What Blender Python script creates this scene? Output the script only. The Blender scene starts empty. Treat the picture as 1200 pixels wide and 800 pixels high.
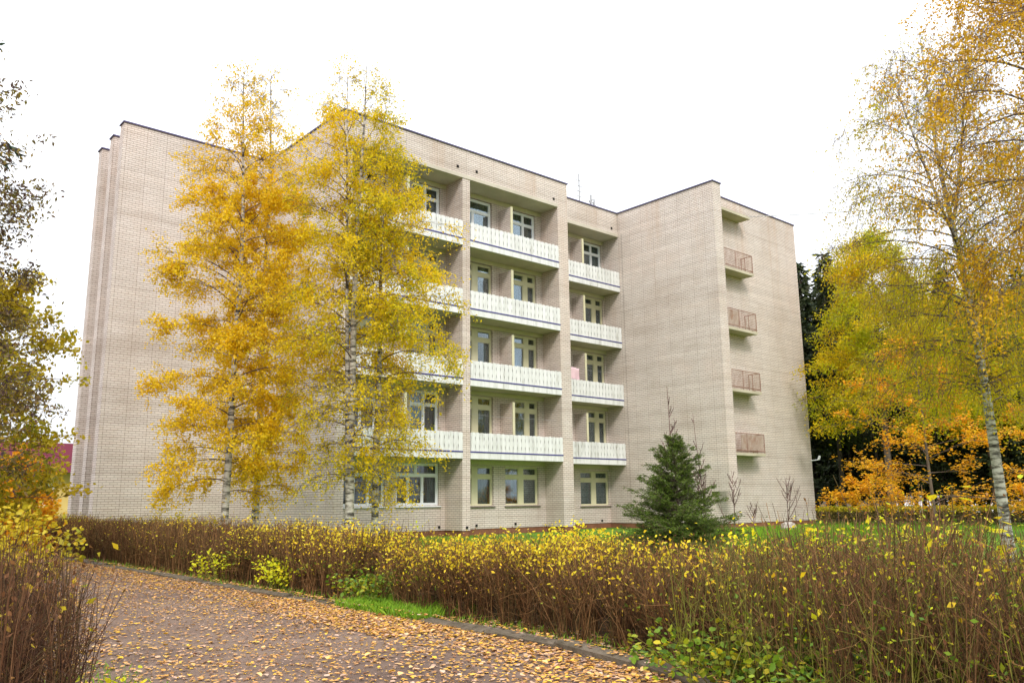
import bpy, math, random
import numpy as np
from mathutils import Vector, Matrix
S = bpy.context.scene
PI = math.pi

# ------------------------------------------------------------------ camera
cam_d = bpy.data.cameras.new('camera'); cam = bpy.data.objects.new('camera', cam_d)
S.collection.objects.link(cam); S.camera = cam
yaw, pitch, roll = .722, .190, -.011
Fv = Vector((math.sin(yaw)*math.cos(pitch), math.cos(yaw)*math.cos(pitch), math.sin(pitch)))
R0 = Vector((math.cos(yaw), -math.sin(yaw), 0)); U0 = R0.cross(Fv)
Rv = R0*math.cos(roll)+U0*math.sin(roll); Uv = -R0*math.sin(roll)+U0*math.cos(roll)
m = Matrix((Rv, Uv, -Fv)).transposed().to_4x4(); m.translation = Vector((0, 0, 1.193))
cam.matrix_world = m
cam_d.sensor_width = 36; cam_d.lens = 967.42/1200*36; cam_d.clip_end = 3000; cam_d.clip_start = .05
S.render.resolution_x = 1024; S.render.resolution_y = 682

# ------------------------------------------------------------------ sky and light (overcast)
SUN_EL, SUN_AZ = math.radians(42), math.radians(215)     # azimuth clockwise from +Y
W = bpy.data.worlds.new('World'); S.world = W; W.use_nodes = True
wn, wl = W.node_tree.nodes, W.node_tree.links
bg = wn['Background']; bg.inputs[1].default_value = .1
sk = wn.new('ShaderNodeTexSky'); sk.sky_type = 'NISHITA'; sk.sun_disc = False
sk.sun_elevation = SUN_EL; sk.sun_rotation = SUN_AZ; sk.dust_density = 3
mx = wn.new('ShaderNodeMixRGB'); mx.inputs[0].default_value = .93

tc = wn.new('ShaderNodeTexCoord'); sx = wn.new('ShaderNodeSeparateXYZ'); wl.new(tc.outputs['Generated'], sx.inputs[0])
ov = wn.new('ShaderNodeMapRange'); ov.inputs[1].default_value = 0; ov.inputs[2].default_value = 1; ov.inputs[3].default_value = .36; ov.inputs[4].default_value = 1; wl.new(sx.outputs[2], ov.inputs[0])
cn = wn.new('ShaderNodeTexNoise'); cn.inputs['Scale'].default_value = 2.2; cn.inputs['Detail'].default_value = 5; cn.inputs['Roughness'].default_value = .5
cm_ = wn.new('ShaderNodeMapping'); cm_.inputs['Scale'].default_value = (1, 1, 3.2); wl.new(tc.outputs['Generated'], cm_.inputs[0]); wl.new(cm_.outputs[0], cn.inputs['Vector'])
cr_ = wn.new('ShaderNodeMapRange'); cr_.inputs[1].default_value = .3; cr_.inputs[2].default_value = .7; cr_.inputs[3].default_value = .84; cr_.inputs[4].default_value = 1.12; wl.new(cn.outputs[0], cr_.inputs[0])
mm = wn.new('ShaderNodeMath'); mm.operation = 'MULTIPLY'; wl.new(ov.outputs[0], mm.inputs[0]); wl.new(cr_.outputs[0], mm.inputs[1])
vm = wn.new('ShaderNodeVectorMath'); vm.operation = 'SCALE'; vm.inputs[0].default_value = (16.4, 16.8, 17.5); wl.new(mm.outputs[0], vm.inputs[3])
wl.new(vm.outputs[0], mx.inputs[2])                        # bright cloud cover, brightest overhead
wl.new(sk.outputs[0], mx.inputs[1]); wl.new(mx.outputs[0], bg.inputs[0])
sl = bpy.data.lights.new('sun', 'SUN'); sl.energy = 1.5; sl.angle = math.radians(14); sl.color = (1, .95, .88)
so = bpy.data.objects.new('sun', sl); S.collection.objects.link(so)
sd = Vector((math.sin(SUN_AZ)*math.cos(SUN_EL), math.cos(SUN_AZ)*math.cos(SUN_EL), math.sin(SUN_EL)))
so.rotation_euler = sd.to_track_quat('Z', 'Y').to_euler()
S.view_settings.view_transform = 'Standard'; S.view_settings.look = 'None'
S.view_settings.exposure = 0.84; S.view_settings.gamma = 1
S.cycles.max_bounces = 7; S.cycles.transparent_max_bounces = 12

# ------------------------------------------------------------------ scene-graph helpers
COL = S.collection
def tag(o, label=None, cat=None, group=None, kind=None):
    if label: o['label'] = label
    if cat: o['category'] = cat
    if group: o['group'] = group
    if kind: o['kind'] = kind
    return o
def link(name, mesh, parent=None, loc=None):
    o = bpy.data.objects.new(name, mesh); COL.objects.link(o)
    if parent: o.parent = parent
    if loc is not None: o.location = loc
    return o
def empty(name, loc=(0, 0, 0), **k):
    o = bpy.data.objects.new(name, None); COL.objects.link(o); o.location = loc
    o.empty_display_size = .2
    return tag(o, **k)
def copy_tree(o, parent=None):
    c = o.copy(); COL.objects.link(c)
    if parent: c.parent = parent
    for ch in list(o.children): copy_tree(ch, c)
    return c
class MB:
    def __init__(s): s.v = []; s.f = []
    def box(s, x0, x1, y0, y1, z0, z1):
        n = len(s.v)
        s.v += [(x, y, z) for z in (z0, z1) for y in (y0, y1) for x in (x0, x1)]
        s.f += [tuple(n+i for i in q) for q in ((0, 2, 3, 1), (4, 5, 7, 6), (0, 1, 5, 4), (2, 6, 7, 3), (0, 4, 6, 2), (1, 3, 7, 5))]
        return s
    def quad(s, *p):
        n = len(s.v); s.v += list(p); s.f.append(tuple(range(n, n+len(p)))); return s
    def bar(s, a, b, r, k=6):
        a, b = Vector(a), Vector(b); t = (b-a).normalized()
        u = t.orthogonal().normalized(); w = t.cross(u); n = len(s.v)
        for p in (a, b):
            for i in range(k):
                q = p+(u*math.cos(2*PI*i/k)+w*math.sin(2*PI*i/k))*r; s.v.append(tuple(q))
        for i in range(k): s.f.append((n+i, n+(i+1) % k, n+k+(i+1) % k, n+k+i))
        s.f.append(tuple(n+i for i in range(k))[::-1]); s.f.append(tuple(n+k+i for i in range(k)))
        return s
    def mesh(s, name, mat=None):
        me = bpy.data.meshes.new(name); me.from_pydata(s.v, [], s.f); me.update()
        if mat: me.materials.append(mat)
        return me
    def build(s, name, mat, parent=None, loc=None, smooth=False):
        me = s.mesh(name, mat)
        if smooth: me.shade_smooth()
        return link(name, me, parent, loc)
def np_mesh(name, V, Fc, mat, smooth=False):
    """V (n,3), Fc (m,k) int"""
    me = bpy.data.meshes.new(name); n = len(V); m_, k = Fc.shape
    me.vertices.add(n); me.vertices.foreach_set('co', np.ascontiguousarray(V, np.float32).ravel())
    me.loops.add(m_*k); me.loops.foreach_set('vertex_index', np.ascontiguousarray(Fc, np.int32).ravel())
    me.polygons.add(m_); me.polygons.foreach_set('loop_start', np.arange(0, m_*k, k, dtype=np.int32))
    me.polygons.foreach_set('loop_total', np.full(m_, k, np.int32))
    if smooth: me.polygons.foreach_set('use_smooth', np.ones(m_, bool))
    me.update(calc_edges=True)
    if mat: me.materials.append(mat)
    return me

# ------------------------------------------------------------------ materials
def mat(name, col=(.5, .5, .5), rough=.8, metal=0., spec=.3):
    M_ = bpy.data.materials.new(name); M_.use_nodes = True
    b = M_.node_tree.nodes['Principled BSDF']
    b.inputs['Base Color'].default_value = (*col, 1); b.inputs['Roughness'].default_value = rough
    b.inputs['Metallic'].default_value = metal; b.inputs['Specular IOR Level'].default_value = spec
    return M_, M_.node_tree.nodes, M_.node_tree.links, b
def ramp(N, stops, interp='LINEAR'):
    r = N.new('ShaderNodeValToRGB'); e = r.color_ramp; e.interpolation = interp
    e.elements[0].position = stops[0][0]; e.elements[0].color = (*stops[0][1], 1)
    e.elements[1].position = stops[-1][0]; e.elements[1].color = (*stops[-1][1], 1)
    for p, c in stops[1:-1]:
        x = e.elements.new(p); x.color = (*c, 1)
    return r
def noise(N, L, scale, detail=4, rough=.6, vec=None):
    n = N.new('ShaderNodeTexNoise'); n.inputs['Scale'].default_value = scale
    n.inputs['Detail'].default_value = detail; n.inputs['Roughness'].default_value = rough
    if vec: L.new(vec, n.inputs['Vector'])
    return n
def mixc(N, L, fac, a, b, mode='MIX'):
    x = N.new('ShaderNodeMixRGB'); x.blend_type = mode
    for i, v in enumerate((fac, a, b)):
        if hasattr(v, 'is_linked'): L.new(v, x.inputs[i])
        elif isinstance(v, (int, float)): x.inputs[i].default_value = v
        else: x.inputs[i].default_value = (*v, 1)
    return x
def bump(N, L, h, strength, dist, b):
    u = N.new('ShaderNodeBump'); u.inputs['Strength'].default_value = strength; u.inputs['Distance'].default_value = dist
    L.new(h, u.inputs['Height']); L.new(u.outputs[0], b.inputs['Normal']); return u
def mottled(name, c0, c1, scale, rough=.8, bstr=.3, bd=.01, c2=None, spec=.3):
    M_, N, L, b = mat(name, c0, rough, spec=spec)
    g = N.new('ShaderNodeNewGeometry')
    n = noise(N, L, scale, 6, .65, g.outputs['Position'])
    st = [(.3, c0), (.7, c1)] if c2 is None else [(.28, c0), (.5, c1), (.72, c2)]
    r = ramp(N, st); L.new(n.outputs[0], r.inputs[0]); L.new(r.outputs[0], b.inputs['Base Color'])
    n2 = noise(N, L, scale*6, 5, .7, g.outputs['Position']); bump(N, L, n2.outputs[0], bstr, bd, b)
    return M_

def brick_mat(name, c1, c2, mortar):
    M_, N, L, b = mat(name, c1, .85)
    g = N.new('ShaderNodeNewGeometry'); sp = N.new('ShaderNodeSeparateXYZ'); L.new(g.outputs['Position'], sp.inputs[0])
    ad = N.new('ShaderNodeMath'); ad.operation = 'ADD'; L.new(sp.outputs[0], ad.inputs[0]); L.new(sp.outputs[1], ad.inputs[1])
    cb = N.new('ShaderNodeCombineXYZ'); L.new(ad.outputs[0], cb.inputs[0]); L.new(sp.outputs[2], cb.inputs[1])
    # slightly wavy courses
    wv = noise(N, L, .6, 2, .5, cb.outputs[0]); ms = N.new('ShaderNodeVectorMath'); ms.operation = 'MULTIPLY_ADD'
    ms.inputs[1].default_value = (0, .03, 0); L.new(wv.outputs['Color'], ms.inputs[0]); L.new(cb.outputs[0], ms.inputs[2])
    br = N.new('ShaderNodeTexBrick'); L.new(ms.outputs[0], br.inputs['Vector'])
    br.inputs['Color1'].default_value = (*c1, 1); br.inputs['Color2'].default_value = (*c2, 1)
    br.inputs['Mortar'].default_value = (*mortar, 1); br.inputs['Scale'].default_value = 1
    br.inputs['Mortar Size'].default_value = .013; br.inputs['Mortar Smooth'].default_value = .25
    br.inputs['Brick Width'].default_value = .26; br.inputs['Row Height'].default_value = .088; br.inputs['Bias'].default_value = 0
    br.offset = .5
    # occasional vertical header joints give the wall its basket look
    br2 = N.new('ShaderNodeTexBrick'); L.new(ms.outputs[0], br2.inputs['Vector']); br2.offset = 0
    br2.inputs['Color1'].default_value = (1, 1, 1, 1); br2.inputs['Color2'].default_value = (.90, .885, .87, 1); br2.inputs['Mortar'].default_value = (.60, .55, .52, 1)
    br2.inputs['Scale'].default_value = 1; br2.inputs['Mortar Size'].default_value = .012
    br2.inputs['Brick Width'].default_value = .78; br2.inputs['Row Height'].default_value = .264
    m1 = mixc(N, L, .55, br.outputs[0], br2.outputs[0], 'MULTIPLY')
    # bed joints stronger than the cross joints
    dv = N.new('ShaderNodeSeparateXYZ'); L.new(ms.outputs[0], dv.inputs[0])
    wr = N.new('ShaderNodeMath'); wr.operation = 'PINGPONG'; wr.inputs[1].default_value = .044; L.new(dv.outputs[1], wr.inputs[0])
    jr = N.new('ShaderNodeMapRange'); jr.inputs[1].default_value = .005; jr.inputs[2].default_value = .012; jr.inputs[3].default_value = .74; jr.inputs[4].default_value = 1; L.new(wr.outputs[0], jr.inputs[0])
    m1 = mixc(N, L, 1, m1.outputs[0], jr.outputs[0], 'MULTIPLY')
    n = noise(N, L, .35, 6, .62, g.outputs['Position']); r = ramp(N, [(.32, (.88, .85, .82)), (.5, (1, 1, 1)), (.7, (1.03, .98, .95))])
    L.new(n.outputs[0], r.inputs[0]); m2 = mixc(N, L, 1, m1.outputs[0], r.outputs[0], 'MULTIPLY')
    mh = N.new('ShaderNodeMapping'); mh.inputs['Scale'].default_value = (.05, .05, 2.4); L.new(g.outputs['Position'], mh.inputs[0])
    nh = noise(N, L, 1., 4, .7, mh.outputs[0]); rh = ramp(N, [(.33, (.86, .845, .83)), (.5, (.97, .97, .97)), (.68, (1.05, 1.04, 1.03))]); L.new(nh.outputs[0], rh.inputs[0])
    m2 = mixc(N, L, 1, m2.outputs[0], rh.outputs[0], 'MULTIPLY')
    # rust-brown run-off streaks below the coping
    mp = N.new('ShaderNodeMapping'); mp.inputs['Scale'].default_value = (1.1, 1.1, .09); L.new(g.outputs['Position'], mp.inputs[0])
    n3 = noise(N, L, 1., 5, .7, mp.outputs[0]); r3 = ramp(N, [(.52, (0, 0, 0)), (.78, (1, 1, 1))]); L.new(n3.outputs[0], r3.inputs[0])
    mr = N.new('ShaderNodeMapRange'); mr.inputs[1].default_value = 9; mr.inputs[2].default_value = 16.3; mr.inputs[3].default_value = .12; mr.inputs[4].default_value = .6
    L.new(sp.outputs[2], mr.inputs[0]); mu = N.new('ShaderNodeMath'); mu.operation = 'MULTIPLY'; L.new(r3.outputs[0], mu.inputs[0]); L.new(mr.outputs[0], mu.inputs[1])
    m3 = mixc(N, L, mu.outputs[0], m2.outputs[0], (.42, .27, .17)); L.new(m3.outputs[0], b.inputs['Base Color'])
    inv = N.new('ShaderNodeMath'); inv.operation = 'SUBTRACT'; inv.inputs[0].default_value = 1; L.new(br.outputs['Fac'], inv.inputs[1])
    bump(N, L, inv.outputs[0], .6, .012, b)
    return M_
M = {}
M['brick'] = brick_mat('silicate_brick', (.685, .61, .56), (.63, .555, .505), (.44, .38, .335))
M['slab'] = mottled('slab_concrete', (.38, .345, .25), (.52, .475, .36), .9, .9, .3, .01)
M['beam'] = mottled('beam_concrete', (.42, .38, .31), (.55, .50, .42), .8, .9, .3, .01)
def weathered_white():
    M_, N, L, b = mat('white_paint', (.6, .6, .6), .6); g = N.new('ShaderNodeNewGeometry')
    mp = N.new('ShaderNodeMapping'); mp.inputs['Scale'].default_value = (5, 5, .7); L.new(g.outputs['Position'], mp.inputs[0])
    n = noise(N, L, 1., 6, .75, mp.outputs[0]); r = ramp(N, [(.30, (.34, .32, .28)), (.40, (.56, .56, .54)), (.55, (.67, .67, .66)), (.75, (.73, .73, .72))])
    L.new(n.outputs[0], r.inputs[0]); L.new(r.outputs[0], b.inputs['Base Color']); bump(N, L, n.outputs[0], .2, .004, b); return M_
M['white'] = weathered_white()
M['backing'] = mottled('greyed_gap_sheet', (.42, .42, .41), (.54, .54, .53), 2.5, .7, .2, .004)  # darkness of the gaps between slats is put into this sheet's grey colour
M['stripe'] = mottled('blue_stripe', (.035, .03, .16), (.06, .05, .22), 2., .5, .1, .004)
M['coping'] = mottled('coping_metal', (.07, .06, .14), (.11, .09, .18), 2., .45, .1, .004)
M['cream'] = mottled('cream_frame_paint', (.50, .47, .30), (.62, .58, .40), 1.6, .5, .1, .003)
M['pvc'] = mat('white_plastic_frame', (.78, .80, .82), .35)[0]
M['cream_wall'] = mottled('cream_render', (.50, .46, .31), (.60, .55, .38), 1., .85, .2, .006)
M['plinth'] = mottled('plinth_render', (.16, .065, .035), (.25, .11, .06), 1.5, .9, .5, .02)
M['roof'] = mottled('roofing_felt', (.05, .05, .055), (.09, .09, .09), 2., .95, .5, .01)
M['dark'] = mat('dark_recess', (.015, .013, .012), .9)[0]
M['sill'] = mottled('sill_metal', (.10, .08, .07), (.18, .14, .12), 3., .6, .2, .004)
M['rust'] = mottled('rusty_rail', (.20, .09, .055), (.36, .24, .19), 3., .85, .5, .005)
M['sheet'] = mottled('rusty_sheet', (.48, .40, .33), (.54, .46, .39), 2.2, .8, .3, .004, c2=(.34, .19, .12))
M['curtain_teal'] = mottled('curtain_teal', (.09, .17, .16), (.20, .29, .27), 2.5, .9, .2, .004)
M['curtain_grey'] = mottled('curtain_grey', (.10, .11, .12), (.22, .23, .25), 2.5, .9, .2, .004)
M['curtain_rose'] = mottled('curtain_rose', (.15, .10, .10), (.27, .20, .20), 2.5, .9, .2, .004)
M['galv'] = mottled('grey_metal', (.25, .25, .26), (.38, .38, .38), 4., .5, .2, .003)
def glass():
    M_ = bpy.data.materials.new('window_glass'); M_.use_nodes = True; N, L = M_.node_tree.nodes, M_.node_tree.links
    N.remove(N['Principled BSDF']); out = N['Material Output']
    gl = N.new('ShaderNodeBsdfGlossy'); gl.inputs['Roughness'].default_value = .03; gl.inputs[0].default_value = (.9, .95, 1, 1)
    tr = N.new('ShaderNodeBsdfTransparent'); tr.inputs[0].default_value = (.80, .86, .86, 1)
    lw = N.new('ShaderNodeFresnel'); lw.inputs[0].default_value = 1.5
    ad = N.new('ShaderNodeMath'); ad.operation = 'MULTIPLY_ADD'; ad.inputs[1].default_value = .8; ad.inputs[2].default_value = .02
    L.new(lw.outputs[0], ad.inputs[0])
    g = N.new('ShaderNodeNewGeometry'); n = noise(N, L, 1.4, 1, .5, g.outputs['Position']); bu = N.new('ShaderNodeBump'); bu.inputs['Strength'].default_value = .12
    bu.inputs['Distance'].default_value = .02; L.new(n.outputs[0], bu.inputs['Height']); L.new(bu.outputs[0], gl.inputs['Normal'])
    mi = N.new('ShaderNodeMixShader'); L.new(ad.outputs[0], mi.inputs[0]); L.new(tr.outputs[0], mi.inputs[1]); L.new(gl.outputs[0], mi.inputs[2])
    L.new(mi.outputs[0], out.inputs[0]); return M_
M['glass'] = glass()

def leaf_mat(name, cols, trans=.35, rough=.55, patch=None):
    """cols: list of colours, chosen per leaf; patch: a second tint mixed in large clumps"""
    M_ = bpy.data.materials.new(name); M_.use_nodes = True; N, L = M_.node_tree.nodes, M_.node_tree.links
    b = N['Principled BSDF']; out = N['Material Output']; b.inputs['Roughness'].default_value = rough; b.inputs['Specular IOR Level'].default_value = .25
    g = N.new('ShaderNodeNewGeometry')
    k = len(cols); r = ramp(N, [(i/max(1, k-1), c) for i, c in enumerate(cols)]); L.new(g.outputs['Random Per Island'], r.inputs[0])
    c = r.outputs[0]
    if patch:
        n = noise(N, L, patch[1], 2, .5, g.outputs['Position']); r2 = ramp(N, [(.42, (0, 0, 0)), (.62, (1, 1, 1))]); L.new(n.outputs[0], r2.inputs[0])
        c = mixc(N, L, r2.outputs[0], c, patch[0]).outputs[0]
    L.new(c, b.inputs['Base Color'])
    t = N.new('ShaderNodeBsdfTranslucent'); L.new(c, t.inputs[0])
    mi = N.new('ShaderNodeMixShader'); mi.inputs[0].default_value = trans
    L.new(b.outputs[0], mi.inputs[1]); L.new(t.outputs[0], mi.inputs[2]); L.new(mi.outputs[0], out.inputs[0])
    return M_
def stem_mat(name, cols, rough=.8):
    M_, N, L, b = mat(name, cols[0], rough); g = N.new('ShaderNodeNewGeometry')
    r = ramp(N, [(i/(len(cols)-1), c) for i, c in enumerate(cols)]); L.new(g.outputs['Random Per Island'], r.inputs[0]); L.new(r.outputs[0], b.inputs['Base Color'])
    return M_
def birch_bark():
    M_, N, L, b = mat('birch_bark', (.6, .58, .54), .7); g = N.new('ShaderNodeNewGeometry')
    mp = N.new('ShaderNodeMapping'); mp.inputs['Scale'].default_value = (2.2, 2.2, 9); L.new(g.outputs['Position'], mp.inputs[0])
    n = noise(N, L, 1.2, 4, .65, mp.outputs[0]); r = ramp(N, [(.38, (.04, .033, .028)), (.47, (.20, .18, .15)), (.54, (.46, .42, .37)), (.78, (.60, .57, .52))])
    L.new(n.outputs[0], r.inputs[0]); L.new(r.outputs[0], b.inputs['Base Color']); bump(N, L, n.outputs[0], .4, .01, b); return M_
M['birch_bark'] = birch_bark()
M['bark_dark'] = mottled('dark_bark', (.035, .028, .022), (.10, .08, .065), 8., .95, .8, .02)
M['bark_brown'] = mottled('brown_bark', (.09, .06, .045), (.17, .13, .10), 8., .9, .8, .02)
M['twig'] = mottled('birch_twig', (.09, .06, .05), (.16, .11, .09), 5., .8, .2, .004)

# ------------------------------------------------------------------ ground, path
def gz(x, y):
    t = np.clip((np.asarray(x, float)-7)/6, 0, 1); t = t*t*(3-2*t)
    return -.22*t
def ground_material():
    M_, N, L, b = mat('lawn_and_soil', (.08, .12, .03), .95, spec=.1)
    g = N.new('ShaderNodeNewGeometry'); sp = N.new('ShaderNodeSeparateXYZ'); L.new(g.outputs['Position'], sp.inputs[0])
    n = noise(N, L, .5, 6, .65, g.outputs['Position']); r = ramp(N, [(.3, (.07, .15, .018)), (.55, (.12, .24, .025)), (.75, (.20, .27, .05))]); L.new(n.outputs[0], r.inputs[0])
    n2 = noise(N, L, 6, 5, .7, g.outputs['Position']); r2 = ramp(N, [(.35, (.04, .03, .02)), (.6, (.10, .07, .04)), (.75, (.22, .13, .06))]); L.new(n2.outputs[0], r2.inputs[0])
    mr = N.new('ShaderNodeMapRange'); mr.inputs[1].default_value = 7.0; mr.inputs[2].default_value = 9.; L.new(sp.outputs[0], mr.inputs[0])
    far = N.new('ShaderNodeMapRange'); far.inputs[1].default_value = 44; far.inputs[2].default_value = 50; far.inputs[3].default_value = 1; far.inputs[4].default_value = 0; L.new(sp.outputs[0], far.inputs[0])
    mu = N.new('ShaderNodeMath'); mu.operation = 'MULTIPLY'; L.new(mr.outputs[0], mu.inputs[0]); L.new(far.outputs[0], mu.inputs[1])
    c = mixc(N, L, mu.outputs[0], r2.outputs[0], r.outputs[0]); L.new(c.outputs[0], b.inputs['Base Color'])
    n3 = noise(N, L, 30, 4, .7, g.outputs['Position']); bump(N, L, n3.outputs[0], .7, .03, b); return M_
def grid_sheet(name, xs, ys, fz, m_):
    X, Y = np.meshgrid(xs, ys); Z = fz(X, Y); V = np.stack([X, Y, Z], -1).reshape(-1, 3)
    nx, ny = len(xs), len(ys); i = np.arange((ny-1)*(nx-1)); a = (i//(nx-1))*nx+i % (nx-1)
    return np_mesh(name, V, np.stack([a, a+1, a+nx+1, a+nx], 1), m_, True)
xs = np.concatenate([[-900, -300, -100, -40, -15], np.arange(-6, 14, .5), [16, 20, 26, 34, 45, 70, 120, 300, 1200]])
ys = np.concatenate([[-900, -300, -100, -40, -15], np.arange(-6, 34, 1.), [38, 45, 70, 120, 300, 1200]])
ground = tag(link('ground', grid_sheet('ground', xs, ys, gz, ground_material())), kind='structure')
def asphalt():
    M_, N, L, b = mat('worn_asphalt', (.14, .12, .12), .85); g = N.new('ShaderNodeNewGeometry')
    n = noise(N, L, .7, 7, .7, g.outputs['Position']); r = ramp(N, [(.3, (.095, .060, .045)), (.5, (.155, .105, .078)), (.72, (.23, .165, .125))]); L.new(n.outputs[0], r.inputs[0])
    n2 = noise(N, L, 60, 4, .8, g.outputs['Position']); r2 = ramp(N, [(.35, (.6, .6, .6)), (.65, (1.15, 1.1, 1.08))]); L.new(n2.outputs[0], r2.inputs[0])
    c = mixc(N, L, 1, r.outputs[0], r2.outputs[0], 'MULTIPLY'); L.new(c.outputs[0], b.inputs['Base Color']); bump(N, L, n2.outputs[0], .6, .008, b); return M_
def bend(y):
    q = np.maximum(0, 6.4-np.maximum(np.asarray(y, float), 2.4)); return .05*q*q
def path_z(x, y): return .004+.012*np.sin(x*1.3+y*.7)**2*np.clip((5-x)*.6, 0, 1)*np.clip((x+2)*.6, 0, 1)
pm_ = grid_sheet('path', np.linspace(-2.6, 4.99, 24), np.linspace(-8, 33, 120), path_z, asphalt())
for v in pm_.vertices: v.co.x -= float(bend(v.co.y))*max(0., v.co.x/5)
path = tag(link('path', pm_), kind='structure')
sq = MB().quad((75, 34, -.21), (75, -70, -.21), (290, -70, -.21), (290, 130, -.21)).build('paved_square', mottled('pale_paving', (.42, .38, .37), (.52, .48, .46), .3, .9, .1, .01))
tag(sq, kind='structure')
# kerb: a row of single stones beside the path, one stretch sunken under leaves
M['kerb'] = mottled('kerb_concrete', (.05, .042, .025), (.115, .09, .06), 5., .95, .8, .02, c2=(.18, .145, .11))
kerb = empty('kerb', (0, 0, 0), kind='structure')
rk = random.Random(4)
def stone_mesh(seed):
    r = random.Random(seed); b = MB(); w, h, l, c = .075, .13, .485, .018
    prof = [(-w, -.1), (-w, h-c), (-w+c, h), (w-c, h), (w, h-c), (w, -.1)]
    for yy in (-l, -l*.35, l*.3, l):
        for x, z in prof: b.v.append((x+r.uniform(-.007, .007), yy, z+(r.uniform(-.012, .006) if z > 0 else 0)))
    for s_ in range(3):
        for i in range(5): b.f.append((s_*6+i, s_*6+i+1, s_*6+6+i+1, s_*6+6+i))
    b.f += [(0, 1, 2, 3, 4, 5), (23, 22, 21, 20, 19, 18)]
    return b.mesh('kerb_stone', M['kerb'])
stones = [stone_mesh(i) for i in range(6)]
y = 2.6
while y < 28:
    if not 7.45 < y < 8.7:
        o = link('kerb_stone', stones[rk.randrange(6)], kerb, (5.07-float(bend(y))+rk.uniform(-.02, .02), y, -.07+rk.uniform(-.035, .012)))
        o.rotation_euler = (rk.uniform(-.012, .012), rk.uniform(-.05, .05), math.atan2(float(bend(y+.5)-bend(y-.5)), 1.)+rk.uniform(-.015, .015)+(PI if rk.random() < .5 else 0))
    y += 1.0

# ------------------------------------------------------------------ apartment building
B = empty('apartment_building', (15, 28, 0), label='large five storey pale brick apartment block with white slatted balconies and stepped wings', cat='apartment building')
Bo = Vector((15, 28, 0))
def bp(name, mb, mt, parent=None, **k):
    """mesh given in world coordinates, made a child of the building (or of one of its parts)"""
    p = parent or B
    mb.v = [(x-Bo.x, y-Bo.y, z-Bo.z) for x, y, z in mb.v]
    return tag(mb.build(name, mt, p), **k)
def slab_open(axis, plane, a0, a1, z0, z1, holes, th):
    """a wall panel with rectangular holes. axis 'Y': faces -Y at y=plane, spans x a0..a1; axis 'X': faces -X"""
    b = MB(); As = sorted({a0, a1, *[h[0] for h in holes], *[h[1] for h in holes]}); Zs = sorted({z0, z1, *[h[2] for h in holes], *[h[3] for h in holes]})
    def P(a, d, z): return (a, plane+d, z) if axis == 'Y' else (plane+d, a, z)
    solid = {}
    for i in range(len(As)-1):
        for j in range(len(Zs)-1):
            ca, cz = (As[i]+As[i+1])/2, (Zs[j]+Zs[j+1])/2
            solid[i, j] = not any(h[0] < ca < h[1] and h[2] < cz < h[3] for h in holes)
    for (i, j), s_ in solid.items():
        if not s_: continue
        a, c, z, w = As[i], As[i+1], Zs[j], Zs[j+1]
        b.quad(P(a, 0, z), P(c, 0, z), P(c, 0, w), P(a, 0, w)); b.quad(P(a, th, z), P(a, th, w), P(c, th, w), P(c, th, z))
        if not solid.get((i-1, j)): b.quad(P(a, 0, z), P(a, 0, w), P(a, th, w), P(a, th, z))
        if not solid.get((i+1, j)): b.quad(P(c, 0, z), P(c, th, z), P(c, th, w), P(c, 0, w))
        if not solid.get((i, j-1)): b.quad(P(a, 0, z), P(a, th, z), P(c, th, z), P(c, 0, z))
        if not solid.get((i, j+1)): b.quad(P(a, 0, w), P(c, 0, w), P(c, th, w), P(a, th, w))
    return b
ZT = 16.20; ZG = -.32; PL = .03
YF, YW, YR, YRW = 26.65, 27.845, 27.92, 29.05
XC, XL0, XL1, XR0, XR1, X4, X4e = 14.92, 20.73, 21.13, 26.45, 27.105, 32.18, 32.82
Y5, Y4e, X5 = 22.87, 21.82, 41.37
YF1 = 33.23
def wallbox(name, *c, m_=None, **k): return bp(name, MB().box(*c), m_ or M['brick'], **k)
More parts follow.
